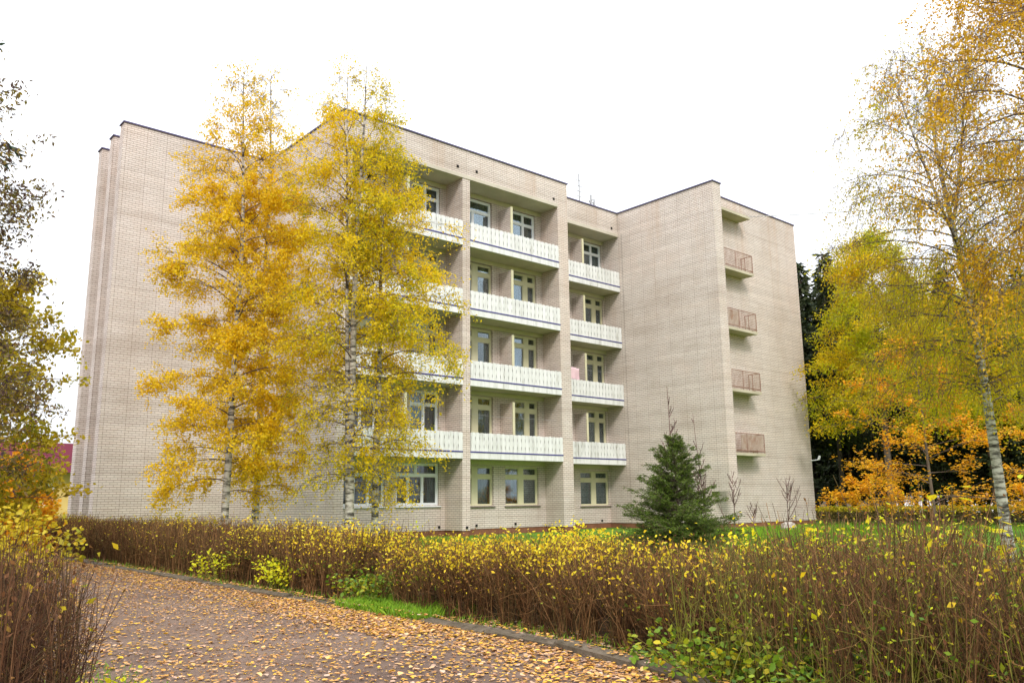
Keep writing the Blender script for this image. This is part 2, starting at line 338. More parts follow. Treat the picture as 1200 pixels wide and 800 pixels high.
# window definitions -------------------------------------------------
def curtain_mb(x0, x1, z0, z1, yy, rnd):
    b = MB(); n = max(4, int((x1-x0)/.05)); pts = [(x0+(x1-x0)*i/n, yy+.025*math.sin(i*1.9+rnd.random()*.6)) for i in range(n+1)]
    for i in range(n): b.quad((*pts[i], z0), (*pts[i+1], z0), (*pts[i+1], z1), (*pts[i], z1))
    return b
rw = random.Random(11); win_holes = {}
def window(yp, rect, cells, kind, sill=True):
    x0, x1, z0, z1 = rect; win_holes.setdefault(yp, []).append(rect)
    inset = .10; fm = M['pvc'] if kind == 'new' else M['cream']
    w = bp('window', slab_open('Y', yp+inset, x0+.004, x1-.004, z0+.004, z1-.004, cells, .09), fm, label=('white plastic framed window' if kind == 'new' else None))
    for c in cells:
        a, b_, z, t = c; wdt = .035 if kind == 'new' else .03
        # sash round each pane, then the pane
        bp('sash', slab_open('Y', yp+inset+.02, a+.001, b_-.001, z+.001, t-.001, [(a+wdt, b_-wdt, z+wdt, t-wdt)], .05), fm, w)
        bp('pane', MB().box(a+wdt-.004, b_-wdt+.004, yp+inset+.042, yp+inset+.048, z+wdt-.004, t-wdt+.004), M['glass'], w)
    # curtains hang behind a share of the openings
    big = [c for c in cells if c[3]-c[2] > .6]
    for c in big:
        u = rw.random(); cm = M['curtain_teal'] if rect[3] < 3 and x0 > 21 else M[rw.choice(['curtain_grey', 'curtain_grey', 'curtain_teal', 'curtain_rose'])]
        a, b_ = c[0]-.05, c[1]+.05
        if u < .42: spans = [(a, b_)]
        elif u < .75: spans = [(a, a+(b_-a)*.36), (b_-(b_-a)*.3, b_)]
        else: spans = [(b_-(b_-a)*.45, b_)] if u < .9 else []
        for s0, s1 in spans: bp('curtain', curtain_mb(s0, s1, c[2]-.1, rect[3]-.05, yp+.34, rw), cm, w)
    if sill:
        b = MB(); b.v = [(x0-.06, yp-.08, z0-.035), (x1+.06, yp-.08, z0-.035), (x1+.06, yp+.10, z0+.0), (x0-.06, yp+.10, z0+.0), (x0-.06, yp-.08, z0-.06), (x1+.06, yp-.08, z0-.06), (x1+.06, yp+.0, z0-.06), (x0-.06, yp+.0, z0-.06)]
        b.f = [(0, 1, 2, 3), (0, 4, 5, 1), (4, 7, 6, 5), (1, 5, 6, 2), (0, 3, 7, 4)]
        bp('sill', b, M['sill'] if kind != 'new' else M['pvc'], w)
    return w
def ground_old(yp, x0, x1, z0=.98, z1=2.66):
    mid = (x0+x1)/2
    window(yp, (x0, x1, z0, z1), [(x0+.07, mid-.15, z1-.36, z1-.06), (mid+.15, x1-.07, z1-.36, z1-.06), (x0+.07, mid-.15, z0+.05, z1-.53), (mid+.15, x1-.07, z0+.05, z1-.53)], 'old')
def ground_new(yp, x0, x1, z0=1.03, z1=2.72):
    a = x0+(x1-x0)*.30; c = x0+(x1-x0)*.63; d = x0+(x1-x0)*.47
    window(yp, (x0, x1, z0, z1), [(x0+.07, d-.03, z1-.44, z1-.07), (d+.03, x1-.07, z1-.44, z1-.07), (x0+.07, a-.03, z0+.07, z1-.52), (a+.03, c-.03, z0+.07, z1-.52), (c+.03, x1-.07, z0+.07, z1-.52)], 'new')
def upper(yp, x0, x1, fz, flip=False, kind='old'):
    """window and balcony door in one frame; the door is on the right, or on the left if flipped"""
    t = fz+2.56; Wd = x1-x0
    def mir(a, b_): return (x0+x1-b_, x0+x1-a) if flip else (a, b_)
    if kind == 'old':
        l = mir(x0+.07, x0+Wd*.47); r = mir(x0+Wd*.66, x1-.09)
        cells = [(*l, t-.38, t-.08), (*r, t-.38, t-.08), (*l, fz+.92, t-.56), (*r, fz+.75, t-.56)]
    elif kind == 'new':
        l = mir(x0+.08, x0+Wd*.5-.03); r = mir(x0+Wd*.5+.04, x1-.08)
        cells = [(*l, t-.52, t-.08), (*r, t-.52, t-.08), (*l, fz+.92, t-.6), (*r, fz+.6, t-.6)]
    else:
        l = mir(x0+.08, x0+Wd*.6); r = mir(x0+Wd*.6+.08, x1-.08)
        cells = [(x0+.08, x1-.08, t-.52, t-.08), (*l, fz+.92, t-.6), (*r, fz+.6, t-.6)]
    window(yp, (x0, x1, fz+.06, t), cells, 'old' if kind == 'old' else 'new', sill=False)
ground_new(YW, 15.9, 17.85); ground_new(YW, 18.36, 20.45)
ground_old(YW, 21.42, 23.36); ground_old(YW, 24.04, 26.04)
ground_old(YRW, 27.55, 29.2, .9, 2.6); ground_old(YRW, 30.02, 32.12, .9, 2.6)
ZS = 3.15
for k in range(4):
    fz = 3.12+3*k; top = k == 3
    upper(YW, 16.0, 17.4, fz, True, 'new' if k in (0, 3) else 'old'); upper(YW, 18.95, 20.42, fz, False, 'new' if k in (0, 3) else 'old')
    upper(YW, 21.7, 23.36, fz, True, 'wide' if top else 'old'); upper(YW, 24.66, 26.1, fz, False, 'new' if top else 'old')
    upper(YRW, 27.6, 29.0, fz, True, 'old'); upper(YRW, 30.64, 32.1, fz, False, 'new' if top else 'old')
# walls
bp('loggia_wall', slab_open('Y', YW, XC+.4, XL0, PL, 15.6, [h for h in win_holes[YW] if h[1] < XL0], .35), M['brick'])
bp('loggia_wall', slab_open('Y', YW, XL1, XR0, PL, 15.6, [h for h in win_holes[YW] if h[0] > XL0], .35), M['brick'])
bp('loggia_wall', slab_open('Y', YRW, XR1, X4, PL, 15.6, win_holes[YRW], .35), M['brick'])
wallbox('side_wall', XC, XC+.4, YF, YF1, PL, ZT)
wallbox('cross_wall', XL0, XL1, YF, YW+.36, PL, 14.9)
wallbox('cross_wall', XR0, XR1, YF, YRW+.36, PL, ZT)
wallbox('gable_wall', 8.753, XC, YF1, YF1+.484, PL, ZT)
for yy in (35.323-.484, 36.97-.484): wallbox('cross_wall', 8.82, 10.1, yy, yy+.484, PL, ZT)
wallbox('rear_loggia_wall', 10.1, 10.4, YF1+.484, 36.96, PL, ZT-.01)
wallbox('rear_wall', 10.1, X5, 36.97, 37.3, PL, ZT)
wallbox('wing_wall', X4, X4+.4, Y5, YRW+.36, PL, ZT)
wallbox('wing_wall_end', X4, X4e, Y4e, Y5, 1.5, ZT, )
wallbox('gable_wall', X4+.4, X5, Y5, Y5+.4, PL, ZT)
wallbox('end_wall', X5-.4, X5, Y5+.4, 36.97, PL, ZT)
# floors inside the loggias at ground level are hidden; plinth, roofs, parapets and copings
pb = MB()
for c in ((8.79, XC-.002, YF1+.03, YF1+.4), (XC+.03, XC+.35, YF+.03, YF1+.03), (XC+.35, XL0+.03, YW+.03, YW+.3), (XL0+.03, XL1-.03, YF+.03, YW+.03), (XL1-.03, XR0+.03, YW+.031, YW+.301), (XR0+.03, XR1-.03, YF+.03, YRW), (XR1-.03, X4+.03, YRW+.03, YRW+.3), (X4+.03, X4+.4, Y5+.03, YRW+.03), (X4+.4, X5-.03, Y5+.031, Y5+.35), (X5-.35, X5-.031, Y5+.35, 36.9)):
    pb.box(*c, ZG, PL)
bp('plinth', pb, M['plinth'])
rb = MB().box(10.25, XC+.2, YF1+.3, 36.9, 15.6, 15.7).box(XC+.2, XR0+.3, YF+.25, 36.9, 15.602, 15.702).box(XR0+.3, X4+.2, YR+.2, 36.9, 15.604, 15.704).box(X4+.2, X5-.2, Y5+.2, 36.9, 15.606, 15.706)
bp('roof', rb, M['roof'])
wallbox('parapet', XC+.4, XR0, YF, YF+.38, 15.06, ZT)
wallbox('parapet', XR1, X4, YR, YR+.38, 15.06, ZT)
bp('roof_beam', MB().box(XC+.4, XR0, YF-.025, YW, 14.90, 15.06), M['beam'])
bp('roof_beam', MB().box(XR1, X4, YR-.025, YRW, 14.90, 15.06), M['beam'])
cb_ = MB(); e = .05
for c in ((8.753-e, XC+e, YF1-e, YF1+.484+e), (XC-e, XC+.4+e, YF-e, YF1-e), (XC+.4+e, XR1+e, YF-e, YF+.38+e), (XR1-.4, XR1+e, YF+.38+e, YR-e), (XR1, X4-e, YR-e, YR+.38+e), (X4-e, X4+.4+e, Y5-e, YR+.6), (X4-e, X4e+e, Y4e-e, Y5-e), (X4+.4+e, X5+e, Y5-e, Y5+.4+e), (X5-.4, X5+e, Y5+.4+e, 37.3), (10.25, X5-.4, 36.94, 37.34)):
    cb_.box(*c, ZT, ZT+.055)
for yy in (35.323-.484, 36.97-.484): cb_.box(8.82-e, 10.2, yy-e, yy+.484+e, ZT, ZT+.055)
bp('roof_coping', cb_, M['coping'])
# expansion joint, drain holes
bp('wall_joint', MB().box(X4-.004, X4+.01, 27.665, 27.68, 0, 15.0), M['sill'])
for x, yy, z in ((21.35, YW, .16), (20.45, YW, .16), (22.4, YW, .17), (24.6, YW, .18), (20.95, YF, .15), (31.5, YRW, .15), (17.0, YW, .16), (20.45, YF, 15.35), (21.5, YF, 15.37), (26.2, YF, 15.25), (31.7, YR, 15.3)):
    bp('drain_hole', MB().box(x-.05, x+.05, yy-.035, yy+.01, z-.05, z+.05), M['dark'])
# balconies -----------------------------------------------------------
def slats(x0, x1, yf, z0, z1, rnd):
    b = MB(); n = round((x1-x0)/.235); w = (x1-x0)/n
    for i in range(n):
        cx = x0+w*(i+.5); h = z1-z0+rnd.uniform(-.012, .012); dy = rnd.uniform(-.004, .004); tl = rnd.uniform(-.006, .006)
        prof = [(0, .475), (.10, .485), (.20, .415), (.28, .415), (.38, .485), (.55, .485), (.64, .41), (.72, .41), (.82, .485), (.94, .46), (1.0, .30)]
        for s_, hw in prof:
            for dd in (0, .016):
                b.v.append((cx-w*hw+tl*s_, yf+dd+dy, z0+h*s_)); b.v.append((cx+w*hw+tl*s_, yf+dd+dy, z0+h*s_))
        n0 = len(b.v)-4*len(prof)
        for j in range(len(prof)-1):
            q = n0+4*j
            b.f += [(q, q+1, q+5, q+4), (q, q+4, q+6, q+2), (q+1, q+3, q+7, q+5)]
        q = n0+4*(len(prof)-1); b.f.append((q, q+1, q+3, q+2))
    return b
rb_ = random.Random(5)
def balcony(x0, x1, yf, yw, k, partition_x, pdepth):
    z = ZS+3*k
    s_ = bp('balcony', MB().box(x0, x1, yf+.05, yw, z-.266, z-.04), M['slab'])
    bp('fascia', MB().box(x0+.002, x1-.002, yf-.03, yf+.05, z-.27, z-.02), M['white'], s_)
    bp('stripe', MB().box(x0+.002, x1-.002, yf-.045, yf+.03, z-.02, z+.035), M['stripe'], s_)
    bp('slat_panel', slats(x0+.01, x1-.01, yf-.04, z+.035, z+.80, rb_), M['white'], s_, kind='stuff')
    bp('backing_sheet', MB().box(x0+.004, x1-.004, yf+.004, yf+.014, z+.035, z+.74), M['backing'], s_)
    bp('handrail', MB().box(x0, x1, yf+.02, yf+.07, z+.76, z+.79), M['white'], s_)
    if partition_x:
        bp('partition', MB().box(partition_x-.06, partition_x+.06, yw-pdepth, yw, z-.04, z+2.25), M['brick'], s_)
        bp('partition_edge', MB().box(partition_x-.065, partition_x+.065, yw-pdepth-.03, yw-pdepth, z-.04, z+2.26), M['cream'], s_)
    # painted lintel band under the next slab
    bp('lintel', MB().box(x0+.003, x1-.003, yw-.02, yw, z+2.56, z+2.73), M['cream_wall'], s_)
for k in range(4):
    balcony(XC+.4, XL0, YF, YW, k, 18.15, .85); balcony(XL1, XR0, YF, YW, k, 23.84, .82); balcony(XR1, X4, YR, YRW, k, 29.78, .8)
for a, b_, yy in ((XC+.403, XL0-.003, YW), (XL1+.003, XR0-.003, YW), (XR1+.003, X4-.003, YRW)):
    bp('lintel', MB().box(a, b_, yy-.02, yy, 2.72, 2.884), M['cream_wall'])
# clotheslines inside two balconies
for (x0, x1, yy, z) in ((XL1, XR0, 26.95, 4.75), (XR1, X4, 28.05, 7.56)):
    bp('clothesline', MB().bar((x0, yy, z), ((x0+x1)/2, yy, z-.05), .006, 4).bar(((x0+x1)/2, yy, z-.05), (x1, yy, z), .006, 4), M['galv'])
# escape balconies on the wing
for k in range(5):
    z = 3.17+3*k-.02
    s_ = bp('escape_balcony', MB().box(X4e, 35.84, 22.17, Y5, z-.0, z+.13), M['slab'], label=('bare concrete canopy slab' if k == 4 else None))
    if k == 4: continue
    r_ = MB(); yy, xr, zt = 22.2, 35.80, z+1.05
    for zz in (z+.24, zt): r_.bar((X4e, yy, zz), (xr, yy, zz), .02, 5).bar((xr, yy, zz), (xr, Y5, zz), .02, 5)
    n = 28
    for i in range(n+1):
        x = X4e+.06+(xr-X4e-.06)*i/n; r_.bar((x, yy, z+.13), (x, yy, zt), .022 if i % 14 == 0 else .011, 4)
    for yq in (22.4, 22.62, 22.82): r_.bar((xr, yq, z+.13), (xr, yq, zt), .01, 4)
    bp('railing', r_, M['rust'], s_)
    if k in (0, 2):
        e0 = (33.9, 32.95, 32.95, 34.6)[k]; e1 = (35.7, 35.5, 34.4, 35.7)[k]
        bp('railing_sheet', MB().box(e0, e1, yy+.025, yy+.035, z+.28, zt-.06), M['sheet'], s_)
# corner lamp arm and roof aerials
a_ = bp('wall_lamp', MB().bar((X5-.1, Y5-.0, 3.1), (X5+.25, Y5-.25, 3.15), .025).bar((X5+.25, Y5-.25, 3.15), (X5+.32, Y5-.3, 3.35), .06), M['pvc'])
an = MB().bar((30.66, 29.2, 15.7), (30.66, 29.2, 18.5), .035, 5)
for i in range(4): an.bar((30.45, 29.2, 17.2+.3*i), (30.87, 29.2, 17.2+.3*i), .018, 4)
bp('roof_aerial', an, M['galv'])
an = MB().bar((31.35, 29.0, 15.7), (31.35, 29.0, 17.4), .05, 5).bar((31.6, 29.0, 15.7), (31.6, 29.0, 17.2), .04, 5)
for i in range(5): an.bar((31.35, 29.0, 16.45+.13*i), (31.35+.16*(-1)**i, 29.0, 16.6+.15*i), .03, 4).bar((31.6, 29.0, 16.4+.1*i), (31.6-.12*(-1)**i, 29.0, 16.5+.13*i), .03, 4)
bp('roof_aerial', an, M['galv'])

# towel on the line
tb = MB(); n, mrows = 12, 6
for j in range(mrows+1):
    for i in range(n+1):
        u, v = i/n, j/mrows
        tb.v.append((28.46+.62*u, 28.05+.03*math.sin(u*9+v)*v-.01, 7.55-.62*v+.02*math.sin(u*5)))
for j in range(mrows):
    for i in range(n):
        q = j*(n+1)+i; tb.f.append((q, q+1, q+n+2, q+n+1))
o = tb.build('towel', mottled('pink_cloth', (.62, .42, .46), (.72, .52, .56), 3., .9, .2, .004), smooth=True)
md = o.modifiers.new('t', 'SOLIDIFY'); md.thickness = .006
tag(o, 'pale pink towel hanging above a middle balcony rail beside the wing wall', 'towel')

# overhead wire
def wire(name, a, b, sag, label, r=.012):
    a, b = Vector(a), Vector(b); w = MB(); n = 24; pts = [a.lerp(b, i/n)-Vector((0, 0, sag*4*(i/n)*(1-i/n))) for i in range(n+1)]
    for i in range(n): w.bar(pts[i], pts[i+1], r, 4)
    tag(w.build(name, M['galv']), label, 'wire')
wire('overhead_wire', (X4-.02, 27.9, 15.9), (54, -2, 17.0), 1.1, 'thin grey overhead wire sagging across the wing wall towards the right trees', .02)

# ------------------------------------------------------------------ house at the left
H_ = empty('house', (12, 60, -.22), label='yellow rendered house with dark red roof seen left of the apartment block', cat='house')
def hp(name, mb, mt, parent=None):
    mb.v = [(x-12, y-60, z+.22) for x, y, z in mb.v]; return mb.build(name, mt, parent or H_)
yel = mottled('yellow_render', (.55, .38, .13), (.66, .47, .18), .8, .9, .2, .01)
hp('wall', slab_open('Y', 58, -8, 18, .35, 3.3, [(x, x+1.1, 1.2, 2.5) for x in (-6, -3, 0, 3, 6, 9, 11.9, 15)], 8), yel)
for x in (-6, -3, 0, 3, 6, 9, 11.9, 15):
    w = hp('window', slab_open('Y', 58.1, x, x+1.1, 1.2, 2.5, [(x+.08, x+.5, 1.3, 2.4), (x+.6, x+1.02, 1.3, 2.4)], .08), M['pvc'])
    hp('pane', MB().box(x+.07, x+1.03, 58.13, 58.15, 1.28, 2.42), M['glass'], w)
hp('plinth', MB().box(-8.1, 18.1, 57.9, 66.1, -.3, .35), M['roof'])
rr = mottled('red_roof', (.075, .003, .015), (.12, .008, .025), 1., .9, .2, .01)
r_ = MB(); r_.v = [(-8.7, 57.2, 3.2), (18.7, 57.2, 3.2), (18.7, 66.8, 3.2), (-8.7, 66.8, 3.2), (-7, 62, 5.3), (17, 62, 5.3)]
r_.f = [(0, 1, 5, 4), (1, 2, 5), (2, 3, 4, 5), (3, 0, 4), (0, 3, 2, 1)]
hp('roof', r_, rr)

# ------------------------------------------------------------------ plant tools
def tubes(P, r, k=3):
    """P (m,n,3) polylines, r (m,n) radii -> verts, quads"""
    m_, n, _ = P.shape
    T = np.gradient(P, axis=1); T /= np.linalg.norm(T, axis=2, keepdims=True)+1e-9
    ref = np.where(np.abs(T[..., 2:3]) > .9, np.array([1., 0, 0]), np.array([0, 0, 1.]))
    Nn = np.cross(T, ref); Nn /= np.linalg.norm(Nn, axis=2, keepdims=True)+1e-9; Bn = np.cross(T, Nn)
    a = np.arange(k)*2*PI/k
    V = P[:, :, None, :]+r[:, :, None, None]*(Nn[:, :, None, :]*np.cos(a)[None, None, :, None]+Bn[:, :, None, :]*np.sin(a)[None, None, :, None])
    idx = np.arange(m_*n*k).reshape(m_, n, k); nx = np.roll(idx, -1, axis=2)
    Fq = np.stack([idx[:, :-1], nx[:, :-1], nx[:, 1:], idx[:, 1:]], -1).reshape(-1, 4)
    return V.reshape(-1, 3), Fq
def join(parts):
    Vs, Fs, o = [], [], 0
    for V, Fq in parts:
        Vs.append(V); Fs.append(Fq+o); o += len(V)
    return np.concatenate(Vs), np.concatenate(Fs)
def unit(v): return v/(np.linalg.norm(v, axis=-1, keepdims=True)+1e-9)
def leaves(pos, size, rng, aspect=.55, hang=.0, flat=.0, tip=None):
    """folded diamond leaf at each pos; hang: bias of the leaf axis downwards; flat: bias towards horizontal blades"""
    n = len(pos); ax = rng.normal(size=(n, 3)); ax[:, 2] -= hang*1.6
    if flat: ax[:, 2] *= (1-flat)
    if tip is not None: ax = ax*.6+tip
    ax = unit(ax); nr = rng.normal(size=(n, 3)); nr[:, 2] += flat*4
    sd_ = unit(np.cross(nr, ax)); up = np.cross(ax, sd_)
    s = np.asarray(size).reshape(-1, 1)*np.ones((n, 1)); w = s*aspect*.5
    base = pos; mid = pos+ax*s*.45; end = pos+ax*s+up*s*-.08
    V = np.stack([base, mid+sd_*w+up*w*.3, end, mid-sd_*w+up*w*.3], 1).reshape(-1, 3)
    return V, np.arange(4*n).reshape(n, 4)
def leaves6(pos, size, rng, flat=.6, curl=.2, aspect=.7, zup=None):
    """larger leaf: midrib and two lobed halves (4 quads, 9 vertices) for plants near the camera"""
    n = len(pos); ax = rng.normal(size=(n, 3)); ax[:, 2] *= (1-flat); ax = unit(ax)
    nr = rng.normal(size=(n, 3))*(1-flat*.8); nr[:, 2] += flat*2.5
    sd_ = unit(np.cross(nr, ax)); up = np.cross(ax, sd_)
    s = np.asarray(size).reshape(-1, 1)*np.ones((n, 1)); w = s*aspect*.5*rng.uniform(.75, 1.1, (n, 1)); c = curl*rng.uniform(-.6, 1.2, (n, 1))
    def pt(t, u, h): return pos+ax*s*t+sd_*w*u+up*s*h*c
    V = np.stack([pt(0, 0, 0), pt(.33, 0, -.1), pt(.66, 0, 0), pt(1, 0, .5),
                  pt(.22, .8, .6), pt(.60, 1, .7), pt(.22, -.8, .6), pt(.60, -1, .7)], 1).reshape(-1, 3)
    q = np.array([[0, 4, 5, 1], [1, 5, 3, 2], [0, 1, 7, 6], [1, 2, 3, 7]])
    return V, (np.arange(n)[:, None, None]*8+q[None]).reshape(-1, 4)

def grow_tree(rng, H, r0, R, crown0, nprim, prof, up0=.9, up1=.9, droop=.35, nsec=8, seclen=.45, ntw=6, twlen=.5, hang=1., nleaf=6, lsize=.07, fork=None,
              wob=.02, twspread=.7, hleaf=0., flat=0., keep=None, aspect=.55, twr=.004, jitter=.06, lean=(0, 0)):
    """returns trunk mesh arrays, branch arrays, leaf arrays (local coordinates, base at origin)"""
    n = 18; t = np.linspace(0, 1, n); ph = rng.uniform(0, 6, 4)
    trunk = np.stack([wob*H*np.sin(t*3+ph[0])*t+wob*.3*H*np.sin(t*11+ph[1])*t, wob*H*np.sin(t*2.6+ph[2])*t+wob*.3*H*np.sin(t*9+ph[3])*t, H*t], 1); trunk[:, 0] += lean[0]*t**1.4; trunk[:, 1] += lean[1]*t**1.4
    rad = r0*(1-t)**.85+.008; rad[0] *= 1.25
    stems = [(trunk, rad)]
    if fork:
        for (ft, az, sp) in fork:
            tt = np.linspace(ft, .97, n); b0 = np.array([np.interp(ft, t, trunk[:, i]) for i in range(3)]); q = (tt-ft)/(1-ft)
            off = sp*H*q**.8*.5; P = np.stack([b0[0]+off*math.cos(az)+lean[0]*(tt**1.4-ft**1.4), b0[1]+off*math.sin(az)+lean[1]*(tt**1.4-ft**1.4), H*tt], 1); stems.append((P, r0*.62*(1-ft)**.85*(1-q)**.9+.008))
    prim, sec, tw, lp, lt = [], [], [], [], []
    for i in range(nprim):
        s_ = (i+rng.uniform(0, 1))/nprim; ht = crown0+(1-crown0)*s_*.985
        P, rr_ = stems[0] if (len(stems) == 1 or ht < .5 or rng.random() < .4) else stems[1+rng.integers(len(stems)-1)]
        base = np.array([np.interp(ht*H, P[:, 2], P[:, j]) for j in range(3)])
        if ht*H < P[0, 2]: base = np.array([np.interp(ht*H, trunk[:, 2], trunk[:, j]) for j in range(3)])
        az = i*2.4+rng.uniform(-.5, .5); Lb = R*prof(s_)*rng.uniform(.7, 1.12); el = up0+(up1-up0)*s_+rng.uniform(-.15, .15)
        u = np.linspace(0, 1, 7); d = np.array([math.cos(az), math.sin(az), 0])
        hor = Lb*(u*math.cos(el)+u*u*(1-math.cos(el))*.45); ver = Lb*(u*math.sin(el)-droop*u**2.2*1.1)
        side = np.array([-d[1], d[0], 0])*Lb*.08*rng.normal()
        Pp = base+d*hor[:, None]+np.array([0, 0, 1.])*ver[:, None]+side*(u**2)[:, None]
        rb0 = min(.26*float(np.interp(ht*H, trunk[:, 2], rad))+.005, .007*Lb+.006)
        prim.append((Pp, rb0*(1-u*.85)))
        bd = rng.uniform(.45, 1.4)                       # each bough is fuller or sparser than the next
        if keep is not None: bd *= keep(ht, Lb)
        ns = max(2, int(nsec*(Lb/R)**.6+.5))
        for j in range(ns):
            us = rng.uniform(.12, 1.); b2 = np.array([np.interp(us, u, Pp[:, c]) for c in range(3)])
            a2 = az+rng.choice([-1, 1])*rng.uniform(.35, 1.15); L2 = seclen*Lb*(1.15-us*.7)*rng.uniform(.6, 1.2)+.12
            e2 = el*.5+rng.uniform(-.35, .35)
            u2 = np.linspace(0, 1, 4); d2 = np.array([math.cos(a2)*math.cos(e2), math.sin(a2)*math.cos(e2), math.sin(e2)])
            P2 = b2+d2*(L2*u2)[:, None]-np.array([0, 0, 1.])*(droop*.5*L2*u2**2)[:, None]
            sec.append((P2, max(.004, rb0*.35)*(1-u2*.7)))
            for q in range(max(1, int(round(ntw*rng.uniform(.5, 1.3))))):
                ut = rng.uniform(.15, 1); b3 = P2[0]*(1-ut)+P2[-1]*ut
                d3 = d2+rng.normal(size=3)*twspread; d3[2] -= hang*rng.uniform(.4, 1.2); d3 = d3/np.linalg.norm(d3)
                L3 = twlen*rng.uniform(.5, 1.3); u3 = np.linspace(0, 1, 3); P3 = b3+d3*(L3*u3)[:, None]-np.array([0, 0, 1.])*(hang*.3*L3*u3**2)[:, None]
                tw.append(P3)
                nl = rng.poisson(nleaf*bd)
                if nl:
                    ul = rng.uniform(.1, 1.05, nl)[:, None]; lp.append(P3[0]*(1-ul)+P3[-1]*ul+rng.normal(size=(nl, 3))*jitter)
    parts_t = [tubes(P[None], r[None], 8) for P, r in stems]
    Pp = np.array([p for p, _ in prim]); Pr = np.array([r for _, r in prim])
    P2 = np.array([p for p, _ in sec]); R2 = np.array([r for _, r in sec]); P3 = np.array(tw)
    tb_ = tubes(Pp, Pr, 5); ts = tubes(P2, R2, 3); t3 = tubes(P3, np.tile(np.array([1, .8, .4])*twr, (len(P3), 1)), 3)
    LP = np.concatenate(lp)
    lv = leaves(LP, lsize*rng.uniform(.6, 1.25, len(LP)), rng, aspect, hleaf, flat)
    return join(parts_t), join([tb_, ts, t3]), lv
def make_tree(name, loc, label, cat, bark, brm, lfm, group=None, scale=1., rotz=0., **k):
    seed = k.pop('seed'); rng = np.random.default_rng(seed)
    T_, Br, Lv = grow_tree(rng, **k)
    o = empty(name, loc, label=label, cat=cat, group=group)
    link('trunk', np_mesh('trunk', *T_, bark, True), o)
    link('branches', np_mesh('branches', *Br, brm), o)
    tag(link('crown', np_mesh('crown', *Lv, lfm), o), kind='stuff')
    o.rotation_euler.z = rotz; o.scale = (scale,)*3
    return o

# leaf materials
YEL = leaf_mat('golden_birch_leaves', [(.80, .50, .008), (.86, .59, .010), (.90, .66, .02), (.60, .48, .01), (.82, .52, .008), (.90, .72, .05), (.68, .38, .01)], .48, patch=((.82, .54, .01), .7))
YGR = leaf_mat('yellow_green_birch_leaves', [(.40, .40, .01), (.78, .60, .01), (.84, .62, .01), (.22, .27, .02), (.82, .58, .01), (.60, .52, .01)], .48, patch=((.84, .60, .01), .5))
OLV = leaf_mat('tawny_birch_leaves', [(.48, .32, .01), (.66, .46, .01), (.34, .34, .015), (.76, .54, .015), (.48, .26, .02), (.56, .46, .01)], .45, patch=((.58, .50, .01), .5))
GLD = leaf_mat('tawny_gold_leaves', [(.68, .36, .01), (.76, .44, .01), (.46, .24, .02), (.80, .52, .02)], .42)
LAR = leaf_mat('larch_needles', [(.70, .54, .005), (.86, .62, .01), (.88, .58, .01), (.40, .42, .01), (.86, .52, .01)], .5, patch=((.46, .48, .008), .45))
ORG = leaf_mat('orange_maple_leaves', [(.78, .36, .01), (.82, .44, .015), (.70, .30, .01), (.80, .52, .03)], .45)
LIM = leaf_mat('lime_leaves', [(.62, .66, .02), (.74, .66, .02), (.50, .60, .02), (.80, .62, .02)], .45)
PUR = leaf_mat('dusky_leaves', [(.08, .05, .055), (.20, .12, .07), (.15, .14, .03), (.40, .27, .03), (.10, .065, .065), (.26, .21, .03)], .35)
GRY = leaf_mat('green_yellow_leaves', [(.22, .26, .02), (.44, .40, .02), (.62, .48, .02), (.15, .19, .02), (.66, .42, .02), (.30, .32, .02)], .4, patch=((.56, .42, .02), .8))
HYL = leaf_mat('hedge_yellow_leaves', [(.82, .62, .02), (.86, .56, .02), (.76, .66, .03), (.84, .70, .04), (.78, .46, .02)], .4)
HGR = leaf_mat('hedge_green_leaves', [(.05, .11, .012), (.10, .19, .012), (.17, .27, .015), (.34, .38, .015), (.08, .14, .015), (.55, .44, .015)], .3)
DKG = leaf_mat('spruce_needles', [(.018, .030, .012), (.032, .05, .016), (.055, .07, .02), (.035, .036, .018)], .1, .7)
SPR = leaf_mat('young_spruce_needles', [(.05, .09, .012), (.09, .145, .018), (.15, .20, .025), (.06, .09, .015)], .2, .6)

# ------------------------------------------------------------------ the four birches before the facade
birch_prof = lambda s: (.52+.55*math.sin(min(1, s*1.6)*PI*.55))*(1-s)**.5+.05
birch = dict(bark=M['birch_bark'], brm=M['twig'])
make_tree('birch_tree', (9.15, 22.2, -.05), 'golden yellow birch, leftmost of the birches before the facade', 'tree', lfm=YEL, **birch, seed=3,
          H=14.1, r0=.105, R=2.6, crown0=.11, nprim=74, prof=birch_prof, up0=.25, up1=1.15, droop=.35, nsec=9, ntw=7, twlen=.5, hang=.6, nleaf=27, lsize=.083, wob=.012,
          keep=lambda h, L: .10 if h > .86 else (.36 if h > .72 else 1.05))
make_tree('birch_tree', (10.7, 23.7, -.05), 'slender golden birch just right of the leftmost birch', 'tree', lfm=YEL, **birch, seed=8,
          H=15.0, r0=.105, R=2.1, crown0=.10, nprim=66, prof=birch_prof, up0=.35, up1=1.2, droop=.3, nsec=8, ntw=6, twlen=.45, hang=.6, nleaf=25, lsize=.08, wob=.012,
          keep=lambda h, L: .10 if h > .80 else (.32 if h > .68 else 1.0))
make_tree('birch_tree', (11.12, 18.98, -.05), 'tall yellow green birch with two close white trunks before the building corner', 'tree', lfm=YGR, **birch, seed=15,
          H=13.4, r0=.115, R=2.5, crown0=.12, nprim=72, prof=lambda s: (.45+.62*math.sin(min(1, s*1.25)*PI*.62))*(1-s)**.36+.05, up0=.3, up1=1.1, droop=.42, nsec=9, ntw=6, twlen=.5, hang=.9, nleaf=24, lsize=.076, wob=.01,
          fork=[(.02, 2.4, .06)], keep=lambda h, L: .16 if h > .84 else (.8 if h > .35 else .4))
